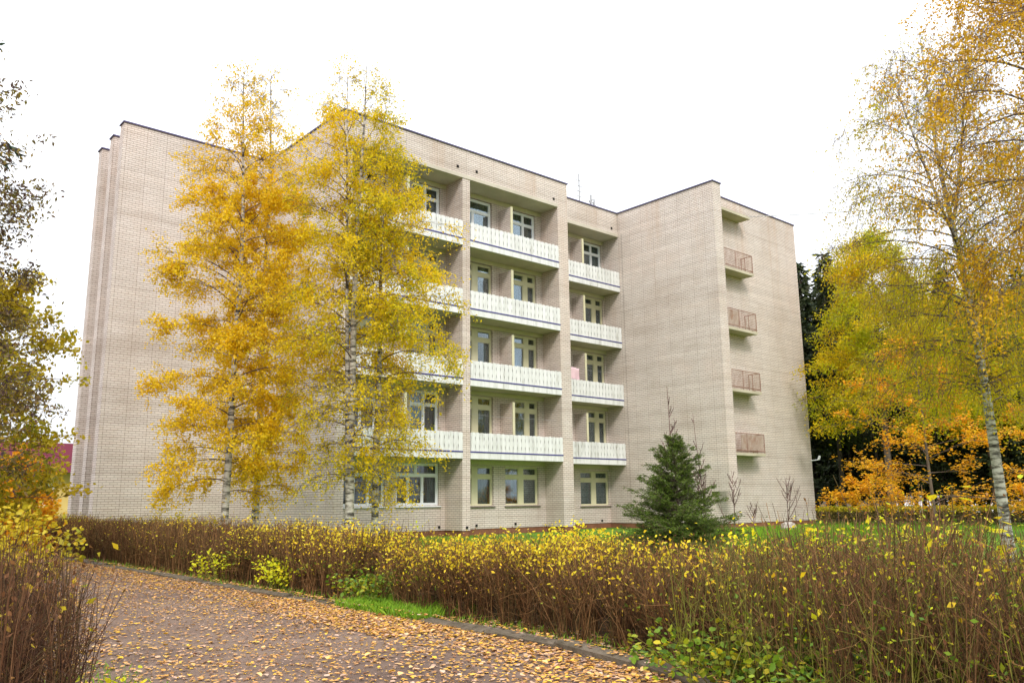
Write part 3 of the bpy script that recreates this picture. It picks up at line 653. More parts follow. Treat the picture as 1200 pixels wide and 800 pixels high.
make_tree('birch_tree', (11.95, 19.1, -.05), 'shorter birch rightmost of the four before the balconies', 'tree', lfm=YGR, **birch, seed=21,
          H=11.4, r0=.095, R=2.9, crown0=.16, nprim=56, prof=lambda s: (.35+.75*math.sin(min(1, s*1.2)*PI*.62))*(1-s)**.5+.05, up0=.3, up1=1.0, droop=.5, nsec=9, ntw=6, twlen=.5, hang=1.0, nleaf=27, lsize=.078, wob=.012,
          keep=lambda h, L: .9 if h > .4 else .5)

# ------------------------------------------------------------------ trees at the right
weep = lambda s: (.55+.55*math.sin(min(1, s*1.35)*PI*.6))*(1-s)**.45+.05
make_tree('birch_tree', (20.2, 6.75, -.22), 'big weeping white trunked birch with sparse tawny leaves at the right', 'tree', lfm=OLV, **birch, seed=33,
          H=12.3, r0=.12, R=3.35, crown0=.27, lean=(-.4, .35), nprim=90, prof=weep, up0=.45, up1=.95, droop=.45, nsec=10, ntw=6, twlen=.75, hang=1.6, nleaf=13, lsize=.068, wob=.012, fork=[(.62, 4.6, .18), (.6, 1.3, .16)],
          keep=lambda h, L: 1.2 if h < .55 else (.6 if h < .75 else .28))
make_tree('birch_tree', (16.2, 3.7, -.22), 'golden weeping birch overhanging the top right corner', 'tree', lfm=GLD, **birch, seed=41,
          H=13.2, r0=.2, R=3.3, crown0=.35, nprim=60, prof=weep, up0=.4, up1=.9, droop=.5, nsec=9, ntw=6, twlen=.8, hang=1.8, nleaf=22, lsize=.07, wob=.01)
make_tree('larch_tree', (41.8, 19.0, -.22), 'soft yellow green larch beside the right end of the building', 'tree', M['bark_brown'], M['twig'], LAR, seed=50,
          H=14.9, r0=.2, R=4.0, crown0=.34, nprim=90, prof=lambda s: (1-s)**.55*1.0+.05, up0=.1, up1=.6, droop=.1, nsec=10, ntw=6, twlen=.6, hang=.3, nleaf=17, lsize=.17, wob=.006, aspect=.35, jitter=.16)
make_tree('larch_tree', (48.5, 16.5, -.22), 'rounder olive yellow tree behind the big weeping birch', 'tree', M['bark_brown'], M['twig'], LAR, seed=51,
          H=12.4, r0=.2, R=4.6, crown0=.36, nprim=80, prof=lambda s: (.5+.6*math.sin(PI*min(1, s*1.2)*.6))*(1-s)**.5, up0=.2, up1=.8, droop=.2, nsec=9, ntw=6, twlen=.6, hang=.3, nleaf=17, lsize=.17, wob=.01, aspect=.4, jitter=.16)
make_tree('larch_tree', (39.5, 8.5, -.22), 'olive gold tree filling the right edge behind the birch trunk', 'tree', M['bark_brown'], M['twig'], LAR, seed=52,
          H=10.6, r0=.2, R=4.4, crown0=.36, nprim=80, prof=lambda s: (.5+.6*math.sin(PI*min(1, s*1.2)*.6))*(1-s)**.5, up0=.2, up1=.8, droop=.2, nsec=9, ntw=6, twlen=.6, hang=.3, nleaf=17, lsize=.16, wob=.01, aspect=.4, jitter=.16)
mpl = dict(H=6.2, r0=.06, R=3.0, crown0=.16, nprim=26, prof=lambda s: (1-s)**.6*.9+.12, up0=.0, up1=.7, droop=.05, nsec=8, ntw=4, twlen=.45, hang=.1, nleaf=15, lsize=.105, wob=.02, aspect=.9, flat=.75, twspread=.5, jitter=.07)
make_tree('maple_tree', (27.8, 11.3, -.22), 'young orange maple with layered sprays left of the birch trunk', 'tree', M['bark_brown'], M['twig'], ORG, seed=60, **mpl)
make_tree('maple_tree', (33.0, 9.0, -.22), 'low orange maple behind and right of the birch trunk', 'tree', M['bark_brown'], M['twig'], ORG, seed=61, **{**mpl, 'H': 4.2, 'nprim': 18})
make_tree('maple_tree', (33.8, 16.0, -.22), 'small orange maple spray beside the globe lamp', 'tree', M['bark_brown'], M['twig'], ORG, seed=62, **{**mpl, 'H': 1.85, 'R': 1.8, 'nprim': 9, 'crown0': .55, 'r0': .03})

# dark conifers of the wood: three kinds, copied
def conifer(rng, H, R, crown0, nb, lsize, r0, dense=1.):
    t = np.linspace(0, 1, 10); trunk = np.stack([.1*np.sin(t*3), .1*np.cos(t*4)-.1, H*t], 1); T_ = tubes(trunk[None], (r0*(1-t)**.8+.02)[None], 7)
    br, lp, tips = [], [], []
    for i in range(nb):
        s_ = (i+rng.uniform(0, 1))/nb; h = H*(crown0+(1-crown0)*s_); L_ = R*((1-s_)**.8+.05)*rng.uniform(.65, 1.15); az = rng.uniform(0, 2*PI)
        u = np.linspace(0, 1, 5); d = np.array([math.cos(az), math.sin(az), 0]); P = np.array([0, 0, h])+d*(L_*u)[:, None]+np.array([0, 0, 1])*(L_*(-.38*u+.22*u*u))[:, None]
        br.append(P); n = int(dense*34*L_*rng.uniform(.6, 1.2))+4
        ul = rng.uniform(.15, 1.03, n)[:, None]; side = np.array([-d[1], d[0], 0])
        lp.append(P[0]+(P[-1]-P[0])*ul+side*(rng.normal(size=(n, 1))*.22*L_*(1.1-ul))+np.array([0, 0, -1.])*np.abs(rng.normal(size=(n, 1)))*.22+rng.normal(size=(n, 3))*.06)
        tips.append(np.tile(d+np.array([0, 0, -.5]), (n, 1)))
    br = np.array(br); Bt = tubes(br, np.tile(np.linspace(.03, .008, 5), (len(br), 1)), 3)
    LP = np.concatenate(lp); tp = np.concatenate(tips); V, Fq = leaves(LP, lsize*rng.uniform(.6, 1.3, len(LP)), rng, .32, tip=tp)
    return T_, Bt, (V, Fq)
con_protos = []
for i, (H, R, c0, nb) in enumerate(((19, 3.0, .17, 170), (16.5, 2.7, .12, 160), (20.5, 2.6, .30, 140))):
    rng = np.random.default_rng(70+i); a, b_, c = conifer(rng, H, R, c0, nb, .55, .17)
    con_protos.append((np_mesh('trunk', *a, M['bark_dark'], True), np_mesh('branches', *b_, M['bark_dark']), np_mesh('crown', *c, DKG)))
rc = random.Random(9)
def place_conifer(x, y, s, kind, label, group):
    tr, brn, cr = con_protos[kind]; o = empty('spruce_tree', (x, y, -.25), label=label, cat='tree', group=group)
    link('trunk', tr, o); link('branches', brn, o); tag(link('crown', cr, o), kind='stuff')
    o.scale = (s*rc.uniform(.95, 1.15),)*2+(s,); o.rotation_euler.z = rc.uniform(0, 6.28)
for row, (D, n, s0) in enumerate(((56, 13, .80), (66, 14, .98), (78, 16, 1.05))):
    for i in range(n):
        az = 1.045+(i+rc.uniform(.1, .9))*(.36/n); dd = D+rc.uniform(-4, 4)
        s = s0*rc.uniform(.86, 1.1)*(1 if az < 1.12 else .82)
        place_conifer(dd*math.sin(az), dd*math.cos(az), s, rc.randrange(3), 'dark spruce standing in the wood right of the building', 'dark spruces in the wood at the right')
for i in range(26):
    az = 1.06+i*.0155+rc.uniform(-.005, .005); dd = 215+rc.uniform(-20, 30)
    place_conifer(dd*math.sin(az), dd*math.cos(az), rc.uniform(.95, 1.3), rc.randrange(2), 'far dark spruce beyond the paved square', 'far spruces beyond the paved square')
# a pine crown at the top left edge
rng = np.random.default_rng(77); a, b_, c = conifer(rng, 17.5, 3.0, .62, 60, .34, .17, dense=1.5)
o = empty('pine_tree', (1.0, 25.2, -.1), label='dark pine cut off by the upper left edge', cat='tree')
link('trunk', np_mesh('trunk', *a, M['bark_brown'], True), o); link('branches', np_mesh('branches', *b_, M['bark_dark']), o); tag(link('crown', np_mesh('crown', *c, leaf_mat('pine_needles', [(.03, .05, .035), (.05, .08, .05)], .1)), o), kind='stuff')

# ------------------------------------------------------------------ trees at the left edge
big = dict(twspread=.8, jitter=.06)
make_tree('cherry_tree', (1.1, 13.9, 0), 'leaning tree with sparse dusky purple leaves at the left edge', 'tree', M['bark_dark'], M['bark_dark'], PUR, seed=81,
          H=7.8, r0=.13, R=2.35, crown0=.2, nprim=52, prof=lambda s: (.6+.5*math.sin(PI*min(1, s*1.2)*.7))*(1-s)**.35, up0=.35, up1=.8, droop=.15, nsec=8, ntw=5, twlen=.45, hang=.25, nleaf=24, lsize=.08, wob=.02, aspect=.42, **big)
make_tree('linden_tree', (2.1, 17.4, 0), 'dense green and yellow tree behind the dusky one at the left edge', 'tree', M['bark_brown'], M['twig'], GRY, seed=82,
          H=5.1, r0=.12, R=2.5, crown0=.08, nprim=54, prof=lambda s: (.6+.5*math.sin(PI*min(1, s*1.2)*.7))*(1-s)**.4, up0=.15, up1=.9, droop=.2, nsec=8, ntw=5, twlen=.4, hang=.4, nleaf=22, lsize=.09, wob=.02, aspect=.7, **big)
make_tree('maple_tree', (4.35, 22.8, 0), 'small bright orange maple before the yellow house', 'tree', M['bark_brown'], M['twig'], ORG, seed=83,
          H=2.3, r0=.05, R=.85, crown0=.1, nprim=26, prof=lambda s: (1-s)**.4*.9+.1, up0=.2, up1=.8, droop=.1, nsec=7, ntw=4, twlen=.3, hang=.2, nleaf=6, lsize=.12, wob=.02, aspect=.85, **big)
make_tree('linden_tree', (3.0, 27.5, 0), 'yellow green tree farther back beside the apartment block', 'tree', M['bark_brown'], M['twig'], GRY, seed=84,
          H=8.0, r0=.12, R=2.7, crown0=.12, nprim=50, prof=lambda s: (.6+.5*math.sin(PI*min(1, s*1.2)*.7))*(1-s)**.5, up0=.2, up1=.9, droop=.2, nsec=8, ntw=5, twlen=.45, hang=.3, nleaf=9, lsize=.11, wob=.02, aspect=.7, **big)

# ------------------------------------------------------------------ young spruce before the wing
rng = np.random.default_rng(90)
def young_spruce(rng, H, R, nb):
    t = np.linspace(0, 1, 12); T_ = tubes(np.stack([.03*np.sin(t*4), .03*np.cos(t*5), H*t], 1)[None], (.05*(1-t)+.006)[None], 6)
    br, sub, lp, tips = [], [], [], []
    for i in range(nb):
        s_ = ((i+rng.uniform(0, 1))/nb)**1.25; h = H*(.03+.93*s_); L_ = R*((1-s_)**.85+.07)*rng.uniform(.62, 1.22); az = rng.uniform(0, 2*PI); el = -.05+.75*s_+rng.uniform(-.15, .15)
        u = np.linspace(0, 1, 5); d = np.array([math.cos(az), math.sin(az), 0]); P = np.array([0, 0, h])+d*(L_*u*math.cos(el))[:, None]+np.array([0, 0, 1])*(L_*(math.sin(el)*u-.18*u+.3*u*u))[:, None]; br.append(P)
        for j in range(int(5+L_*14)):
            us = rng.uniform(.12, 1); b2 = P[0]+(P[-1]-P[0])*us; a2 = az+rng.choice([-1, 1])*rng.uniform(.5, 1.0); l2 = .30*L_*(1.15-us)+.08
            d2 = np.array([math.cos(a2), math.sin(a2), rng.uniform(-.2, .35)]); P2 = b2+d2*(l2*np.linspace(0, 1, 3))[:, None]; sub.append(P2)
            n = int(8+l2*70); uu = rng.uniform(0, 1.05, n)[:, None]; lp.append(P2[0]+(P2[-1]-P2[0])*uu+rng.normal(size=(n, 3))*.012); tips.append(np.tile(d2*.8, (n, 1)))
    br = np.array(br); sub = np.array(sub)
    Bt = join([tubes(br, np.tile(np.linspace(.014, .004, 5), (len(br), 1)), 3), tubes(sub, np.tile(np.array([.004, .003, .002]), (len(sub), 1)), 3)])
    LP = np.concatenate(lp); tp = np.concatenate(tips); return T_, Bt, leaves(LP, .05*rng.uniform(.6, 1.3, len(LP)), rng, .3, tip=tp)
a, b_, c = young_spruce(rng, 3.05, 1.5, 230)
o = empty('spruce_tree', (17.4, 13.45, -.2), label='young green spruce standing before the projecting wing', cat='tree')
link('trunk', np_mesh('trunk', *a, M['bark_brown'], True), o); link('branches', np_mesh('branches', *b_, M['bark_brown']), o); tag(link('crown', np_mesh('crown', *c, SPR), o), kind='stuff')

# bare saplings ------------------------------------------------------
SAP = stem_mat('sapling_bark', [(.10, .05, .05), (.16, .09, .08), (.20, .12, .11)])
def sapling(loc, H, R, nprim, label, seed, r=.012, thick=1.):
    rng = np.random.default_rng(seed); t = np.linspace(0, 1, 8); main = np.stack([.03*H*np.sin(3*t+seed), .03*H*np.sin(2.5*t+2*seed), H*t], 1)
    P1, P2 = [], []
    for i in range(nprim):
        s_ = rng.uniform(.2, .95); b0 = np.array([np.interp(s_, t, main[:, j]) for j in range(3)]); az = rng.uniform(0, 6.28); L_ = R*(1.1-s_)*rng.uniform(.6, 1.2)
        u = np.linspace(0, 1, 5); P = b0+np.array([math.cos(az), math.sin(az), 0])*(L_*.55*u**.8)[:, None]+np.array([0, 0, 1])*(L_*u)[:, None]; P1.append(P)
        for j in range(3):
            q = rng.uniform(.3, .9); b1 = P[0]+(P[-1]-P[0])*q; d = rng.normal(size=3)*.5+np.array([0, 0, .8]); P2.append(b1+d*(L_*.35*np.linspace(0, 1, 3))[:, None])
    o = empty('sapling', loc, label=label, cat='sapling')
    link('stem', np_mesh('stem', *tubes(main[None], (r*(1-t*.75))[None], 5), SAP), o)
    link('branches', np_mesh('branches', *join([tubes(np.array(P1), np.tile(np.linspace(.008, .004, 5)*thick, (len(P1), 1)), 3), tubes(np.array(P2), np.tile(np.array([.0035, .003, .002])*thick, (len(P2), 1)), 3)]), SAP), o)
sapling((17.75, 13.9, -.2), 4.35, .9, 26, 'tallest bare sapling rising behind the top of the young spruce', 1, .026, 2.0)
sapling((17.95, 13.1, -.2), 3.6, .8, 16, 'thin bare sapling right of the young spruce top', 2, .018, 1.8)
sapling((18.6, 12.6, -.2), 2.1, .9, 14, 'low bare sapling at the right foot of the young spruce', 5, .014, 1.4)
sapling((30.9, 18.3, -.22), 2.2, 1.4, 12, 'bare sapling on the lawn before the wing gable', 7, .02, 2.2)
sapling((30.2, 19.5, -.22), 1.2, .9, 10, 'short bare bush by the wing gable foot', 8, .014, 2.)

# pale stone on the lawn
sb = MB(); rs = random.Random(3)
for j in range(4):
    for i in range(8):
        a = i/8*2*PI; rr_ = (.30, .32, .26, .12)[j]; sb.v.append((rr_*math.cos(a)*1.3+rs.uniform(-.03, .03), rr_*math.sin(a)+rs.uniform(-.03, .03), (0, .12, .28, .34)[j]+rs.uniform(-.02, .02)))
for j in range(3):
    for i in range(8): sb.f.append((j*8+i, j*8+(i+1) % 8, j*8+8+(i+1) % 8, j*8+8+i))
sb.f.append(tuple(24+i for i in range(8)))
tag(sb.build('stone', M['kerb'] if False else mottled('pale_stone', (.34, .30, .26), (.5, .46, .42), 4., .9, .6, .02), loc=(34.4, 20.4, -.24)), 'pale stone lying on the grass at the gable foot', 'stone')

# globe lamp ---------------------------------------------------------
L_ = empty('street_lamp', (62.0, 32.4, -.22), label='white globe lamp on a pole at the edge of the wood', cat='street lamp')
MB().bar((0, 0, 0), (0, 0, 2.55), .06, 8).bar((0, 0, 0), (0, 0, .5), .1, 8).build('pole', M['galv'], L_)
gm = bpy.data.meshes.new('globe'); import bmesh
bm = bmesh.new(); bmesh.ops.create_uvsphere(bm, u_segments=16, v_segments=10, radius=.23); bm.to_mesh(gm); bm.free(); gm.shade_smooth(); gm.materials.append(mat('opal_globe', (.75, .73, .66), .3)[0])
link('globe', gm, L_, (0, 0, 2.75))

# ------------------------------------------------------------------ hedges
HST = stem_mat('hedge_stems', [(.045, .02, .007), (.11, .045, .014), (.20, .09, .03), (.32, .17, .065), (.07, .032, .01), (.07, .045, .012), (.13, .09, .025)])
HSD = stem_mat('dark_hedge_stems', [(.03, .012, .006), (.06, .024, .011), (.12, .05, .02), (.20, .10, .045), (.05, .025, .009), (.09, .06, .018)])
DRY = leaf_mat('withered_leaves', [(.10, .04, .016), (.20, .085, .03), (.34, .17, .05), (.14, .055, .02), (.44, .30, .04)], .2, .8)
HSG = stem_mat('greenish_stems', [(.10, .11, .012), (.20, .20, .02), (.08, .05, .015), (.26, .24, .03)])
def hedge(name, label, cx, y0, y1, w, hfun, dens, seed, leaf=(), r=.0035, stemm=None, tidy=.06, axis='Y', spread=.13, group=None, lean=0., twigs=3, z0=0., twl=.24, tws=.85, bent=True, tangle=.9):
    """upright shoots fanning from many bases; leaf = [(material, count, z-range fn, size, mode)]"""
    rng = np.random.default_rng(seed); n = int(abs(y1-y0)*w*dens)
    yy = rng.uniform(min(y0, y1), max(y0, y1), n); xx = cx+(rng.beta(1.25, 1.25, n)-.5)*w
    base = np.stack([xx, yy], 1)
    cell = np.floor(base/.31).astype(int); hsh = np.abs(np.sin(cell[:, 0]*12.9898+cell[:, 1]*78.233+seed)*43758.5453) % 1
    thin = rng.uniform(0, 1, n) < (.35+.65*np.minimum(1, hsh*1.8)); base, xx, yy, hsh = base[thin], xx[thin], yy[thin], hsh[thin]; n = len(xx)
    bc = (np.floor(base/.31)+.5)*.31+.08*np.stack([np.sin(hsh*40), np.cos(hsh*55)], 1); base = base*.42+bc*.58          # shoots gather in clumps
    h = hfun(yy)*(.86+.2*hsh)*np.clip(rng.normal(.93, .09, n), .45, 1+tidy)*np.where(np.abs(xx-cx) > w*.42, rng.uniform(.75, 1, n), 1)
    u = np.linspace(0, 1, 5); d = rng.normal(size=(n, 2))*spread; k1 = rng.normal(size=(n, 2))*.03; ph = rng.uniform(0, 6, (n, 1))
    P = np.zeros((n, 5, 3)); 
    if bent: base[:, 0] -= bend(base[:, 1]); xx = xx-bend(yy)
    for j in range(2): P[:, :, j] = base[:, j:j+1]+(d[:, j:j+1]+(lean if j == 0 else 0))*(u**1.3)[None]*h[:, None]+k1[:, j:j+1]*np.sin(u*5+ph)
    P[:, :, 2] = z0+h[:, None]*u[None]
    R_ = r*rng.uniform(.6, 1.5, (n, 1))*np.linspace(1.2, .45, 5)[None]
    parts = [tubes(P, R_, 3)]
    ends = [P[:, -1]]
    for q in range(twigs):
        us = rng.uniform(.3, .9, n); i0 = np.clip((us*4).astype(int), 0, 3); fr = us*4-i0
        b = P[np.arange(n), i0]*(1-fr)[:, None]+P[np.arange(n), i0+1]*fr[:, None]
        dv = rng.normal(size=(n, 3))*tws; dv[:, 2] = 1; dv = unit(dv)*np.minimum(twl, (1.02-us)*h*.9)[:, None]*rng.uniform(.5, 1.2, (n, 1))
        P2 = b[:, None]+dv[:, None]*np.array([0, .5, 1])[None, :, None]; P2[:, 1] += rng.normal(size=(n, 3))*.01
        parts.append(tubes(P2, r*.6*np.tile(np.array([1, .8, .5]), (n, 1)), 3)); ends.append(P2[:, -1])
    nt = int(n*tangle)                                       # criss-crossing twigs low in the hedge
    if nt:
        ii = rng.integers(0, n, nt); b = P[ii, 0]+(P[ii, -1]-P[ii, 0])*rng.uniform(.03, .75, nt)[:, None]
        dv = rng.normal(size=(nt, 3)); dv[:, 2] = dv[:, 2]*.5+.25; dv = unit(dv)*rng.uniform(.08, .3, nt)[:, None]
        P4 = b[:, None]+dv[:, None]*np.array([0, .5, 1])[None, :, None]; P4[:, 1] += rng.normal(size=(nt, 3))*.018
        P4[:, :, 2] = np.clip(P4[:, :, 2], z0+.01, None); P4[:, :, 2] = np.minimum(P4[:, :, 2], z0+h[ii, None]*1.02)
        parts.append(tubes(P4, r*.7*np.tile(np.array([1, .8, .5]), (nt, 1)), 3))
    o = empty(name, (cx if axis == 'Y' else 0, (y0+y1)/2, 0), label=label, cat='hedge', group=group)
    off = np.array([cx, (y0+y1)/2, 0])
    V, Fq = join(parts); tag(link('stems', np_mesh('stems', V-off, Fq, stemm or HST), o), kind='stuff')
    E_ = np.concatenate(ends+[P[:, 3], P[:, 2]])
    for (lm, cnt, sel, size, ly) in leaf:
        cand = E_[sel(E_, hfun)] if sel else E_
        if ly is not None: wgt = ly(cand); wgt = wgt/wgt.sum(); idx = rng.choice(len(cand), cnt, p=wgt)
        else: idx = rng.integers(0, len(cand), cnt)
        pos = cand[idx]+rng.normal(size=(cnt, 3))*np.array([.035, .035, .025])
        near = size > .045
        V, Fq = (leaves6 if near else leaves)(pos-off, size*rng.uniform(.6, 1.3, cnt), rng)
        tag(link('leaves', np_mesh('leaves', V, Fq, lm), o), kind='stuff')
    return o
top = lambda f: (lambda E_, hf: E_[:, 2] > f*hf(E_[:, 1]))
low = lambda f: (lambda E_, hf: E_[:, 2] < f*hf(E_[:, 1]))
gauss = lambda *cs: (lambda c: .04+sum(a*np.exp(-((c[:, 1]-m_)/s_)**2) for m_, s_, a in cs))
hA = lambda y: .86+.04*np.sin(y*1.7)+.03*np.sin(y*4.1)
hedge('hedge', 'long clipped bare brown hedge running left towards the building', 6.05, 9.3, 30, 1.5, hA, 430, 101,
      leaf=[(HYL, 2300, top(.68), .044, gauss((9.6, 1.3, 1), (12.3, .7, .5), (11, .5, .4))), (HYL, 2200, None, .04, gauss((9.6, 1, .8), (12.2, .8, 1), (16, 1.2, .4))), (LIM, 900, None, .035, gauss((9, .8, 1), (12.4, .6, 1), (18, 3, .3))), (HGR, 1300, low(.5), .055, gauss((9.5, 1.2, 1), (12.5, 1, .8), (15, 1, .4))), (GRY, 1300, top(.75), .05, gauss((27, 3.5, 1))), (DRY, 9000, None, .03, None)], r=.0036)
hB = lambda y: .78+.10*np.clip((5-y)/2, 0, 1)+.03*np.sin(y*2.3)+.03*np.sin(y*5.1)
hedge('hedge', 'nearer bushy brown hedge with bright yellow leaves along its top', 6.15, 2.9, 8.55, 1.75, hB, 600, 102,
      leaf=[(HYL, 3500, top(.68), .043, gauss((8.1, .35, .8), (7.1, .35, 1), (6.1, .5, 1), (5.1, .3, .5), (4, .3, .25))), (HYL, 2600, None, .036, gauss((7.9, .8, 1), (6, 1, .5), (3.6, .7, .5))), (LIM, 1200, None, .034, gauss((8.1, .4, 1), (7.4, .3, .6), (3.2, .5, .8))), (HGR, 900, low(.6), .045, gauss((8.2, .5, 1), (3.2, .5, .6))), (DRY, 9000, None, .028, None)], r=.0027, spread=.2)
hC = lambda y: 1.02+.06*np.sin(y*3.3)+.05*np.sin(y*7.)
hedge('hedge', 'tall loose olive and brown hedge filling the lower right corner', 6.0, -.6, 2.85, 2.1, hC, 560, 103,
      leaf=[(HYL, 420, top(.5), .045, None), (HGR, 900, low(.5), .045, None), (LIM, 160, None, .045, None), (HGR, 1500, None, .024, None), (LIM, 3400, None, .022, gauss((2.4, .5, 1), (1.2, .4, .8), (.2, .4, .6))), (DRY, 4500, None, .026, None)], r=.0027, tidy=.14, spread=.17)
hedge('hedge', 'sparse green shoots woven through the lower right hedge', 5.9, -.4, 3.6, 2.2, lambda y: .9+0*y, 130, 104, leaf=[(HGR, 1500, None, .03, None)], r=.003, stemm=HSG, tidy=.05, twigs=2)
hL = lambda y: 1.0+.05*np.sin(y*4)
hedge('hedge', 'dark brown bare hedge at the lower left of the path', .56, 4.15, 9.5, 1.2, hL, 900, 105,
      leaf=[(GRY, 1700, top(.66), .045, gauss((8, 1.8, 1), (5.5, .8, .3))), (HYL, 70, None, .045, None), (LIM, 50, low(.3), .06, None), (DRY, 8000, None, .028, None)], r=.0026, spread=.09, stemm=HSD, bent=False)
hF = lambda y: .78+.02*np.sin(y*2)
# clipped hedge far behind the lawn
rng = np.random.default_rng(110)
o = empty('hedge', (41, 15, -.22), label='clipped low hedge with yellow green top beyond the lawn', cat='hedge')
n = 26000; tt = rng.uniform(0, 1, n); ax0 = np.array([39.2, 21.6]); ax1 = np.array([44.5, 5.5]); d = ax1-ax0; nrm = np.array([-d[1], d[0]])/np.linalg.norm(d)
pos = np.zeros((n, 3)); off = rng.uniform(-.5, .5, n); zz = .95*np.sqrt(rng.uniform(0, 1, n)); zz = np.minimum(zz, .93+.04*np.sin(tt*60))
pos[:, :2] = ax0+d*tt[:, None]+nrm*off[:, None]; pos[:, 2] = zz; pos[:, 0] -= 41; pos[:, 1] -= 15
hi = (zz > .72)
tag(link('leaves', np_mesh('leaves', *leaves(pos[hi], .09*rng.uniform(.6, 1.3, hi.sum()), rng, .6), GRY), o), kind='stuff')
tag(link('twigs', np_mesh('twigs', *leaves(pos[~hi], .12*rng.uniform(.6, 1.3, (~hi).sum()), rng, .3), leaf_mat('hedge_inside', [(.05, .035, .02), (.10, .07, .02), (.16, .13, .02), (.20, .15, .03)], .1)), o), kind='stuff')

# leafy shrubs --------------------------------------------------------
def shrub(loc, H, W_, nst, label, lm, seed, lsize=.06, nleaf=14, stemm=None, r=.005, cat='shrub', name='shrub', group=None, flat=.4, lowest=.3):
    rng = np.random.default_rng(seed); u = np.linspace(0, 1, 5); P = np.zeros((nst, 5, 3)); az = rng.uniform(0, 6.28, nst); sp = np.sqrt(rng.uniform(0, 1, nst))*W_*.5; h = H*rng.uniform(.6, 1.05, nst)*(1-.25*(sp/(W_*.5))**2)
    P[:, :, 0] = np.cos(az)[:, None]*sp[:, None]*(.3+.7*u**1.2); P[:, :, 1] = np.sin(az)[:, None]*sp[:, None]*(.3+.7*u**1.2); P[:, :, 2] = h[:, None]*u
    o = empty(name, loc, label=label, cat=cat, group=group)
    link('stems', np_mesh('stems', *tubes(P, np.tile(np.linspace(1.2, .5, 5)*r, (nst, 1)), 3), stemm or HST), o)
    k = nst*nleaf; si = rng.integers(0, nst, k); us = rng.uniform(lowest, 1.02, k)**.8; b = P[si, 0]*(1-us)[:, None]+P[si, -1]*us[:, None]; b[:, 2] = h[si]*us
    pos = b+rng.normal(size=(k, 3))*np.array([.07, .07, .03])
    tag(link('leaves', np_mesh('leaves', *leaves6(pos, lsize*rng.uniform(.6, 1.25, k), rng, flat=flat), lm), o), kind='stuff')
    return o
BRY = leaf_mat('bright_yellow_leaves', [(.86, .74, .01), (.88, .66, .01), (.80, .76, .02), (.86, .60, .01)], .45)
shrub((10.25, 10.25, -.05), .98, 1.0, 26, 'bright yellow shrub glowing before the wide brick pillar', BRY, 201, .055, 26)
shrub((9.0, 8.8, -.05), .86, 1.3, 26, 'low yellow shrub just behind the nearer hedge', BRY, 202, .05, 24)
shrub((11.6, 7.7, -.1), 1.0, .7, 10, 'yellow shrub at the left foot of the young spruce', BRY, 203, .055, 22)
shrub((12.6, 7.0, -.1), 1.0, .5, 8, 'yellow shrub at the right foot of the young spruce', BRY, 204, .055, 22)
shrub((8.2, 12.0, 0), .95, .35, 5, 'thin lime sapling behind the hedge below the right birch trunks', LIM, 205, .05, 14)
shrub((8.35, 14.0, 0), .95, .3, 4, 'tiny lime sapling behind the hedge left of the double birch', LIM, 206, .05, 12)
shrub((6.0, 2.35, 0), 1.55, .9, 7, 'lime yellow maple sapling rising from the right hedge', leaf_mat('lime_maple', [(.62, .62, .02), (.80, .62, .02), (.48, .58, .02), (.86, .55, .02)], .45), 207, .10, 12, r=.006, lowest=.5, flat=.6)
shrub((5.6, 1.55, 0), 1.3, .9, 6, 'yellow leaved shoots right of the lime maple sapling', LIM, 208, .07, 10, lowest=.45)
shrub((4.75, 3.35, 0), .42, 1.3, 36, 'low green leafy weeds below the right hedge', HGR, 209, .048, 30, stemm=HSG)
shrub((4.6, 2.3, 0), .45, 1.4, 36, 'low green weeds in the bottom right foreground', HGR, 210, .048, 30, stemm=HSG)
shrub((5.6, 8.9, 0), .48, 1.3, 40, 'green weeds in the gap between the two hedges', HGR, 211, .055, 18, stemm=HSG)
shrub((5.3, 10.9, 0), .5, .8, 22, 'yellow green weeds at the foot of the long hedge', LIM, 212, .05, 14, stemm=HSG)
shrub((5.35, 13.0, 0), .55, .9, 22, 'yellow leaved suckers farther along the long hedge foot', LIM, 213, .055, 12, stemm=HSG)
shrub((1.55, 5.4, 0), .25, .4, 9, 'few lime leaves at the foot of the left hedge', LIM, 214, .06, 5, stemm=HSG)
shrub((10.6, 29.5, -.15), 1.15, 3.2, 80, 'broad olive shrub along the foot of the left gable', GRY, 215, .08, 16)
shrub((8.7, 30.5, -.15), .95, 2.2, 60, 'low green shrub at the left corner of the building', HGR, 216, .08, 16)
shrub((1.9, 11.5, 0), 1.25, 2.2, 70, 'yellow green bush behind the left hedge', GRY, 217, .07, 26)

# ------------------------------------------------------------------ grass
def grass(name, regions, mt, seed, label=None):
    rng = np.random.default_rng(seed); V_, F_, o_ = [], [], 0
    for (x0, x1, y0, y1, n, h) in regions:
        b = np.stack([rng.uniform(x0, x1, n), rng.uniform(y0, y1, n)], 1); b[:, 0] -= np.where((b[:, 0] > 4) & (b[:, 0] < 7), bend(b[:, 1]), 0); z = gz(b[:, 0], b[:, 1]); hh = h*rng.uniform(.4, 1.2, n); d = rng.normal(size=(n, 2))*.35*hh[:, None]; w = .004+.05*hh; a = rng.uniform(0, PI, n)
        s = np.stack([np.cos(a), np.sin(a)], 1)*(w*.5)[:, None]
        p0 = np.concatenate([b-s, z[:, None]], 1); p1 = np.concatenate([b+s, z[:, None]], 1); p2 = np.concatenate([b+s*.6+d*.4, (z+hh*.6)[:, None]], 1); p3 = np.concatenate([b+d, (z+hh)[:, None]], 1)
        V_.append(np.stack([p0, p1, p2, p3], 1).reshape(-1, 3)); F_.append(np.arange(4*n).reshape(n, 4)+o_); o_ += 4*n
    o = link(name, np_mesh(name, np.concatenate(V_), np.concatenate(F_), mt)); tag(o, label, 'grass', kind='stuff'); return o
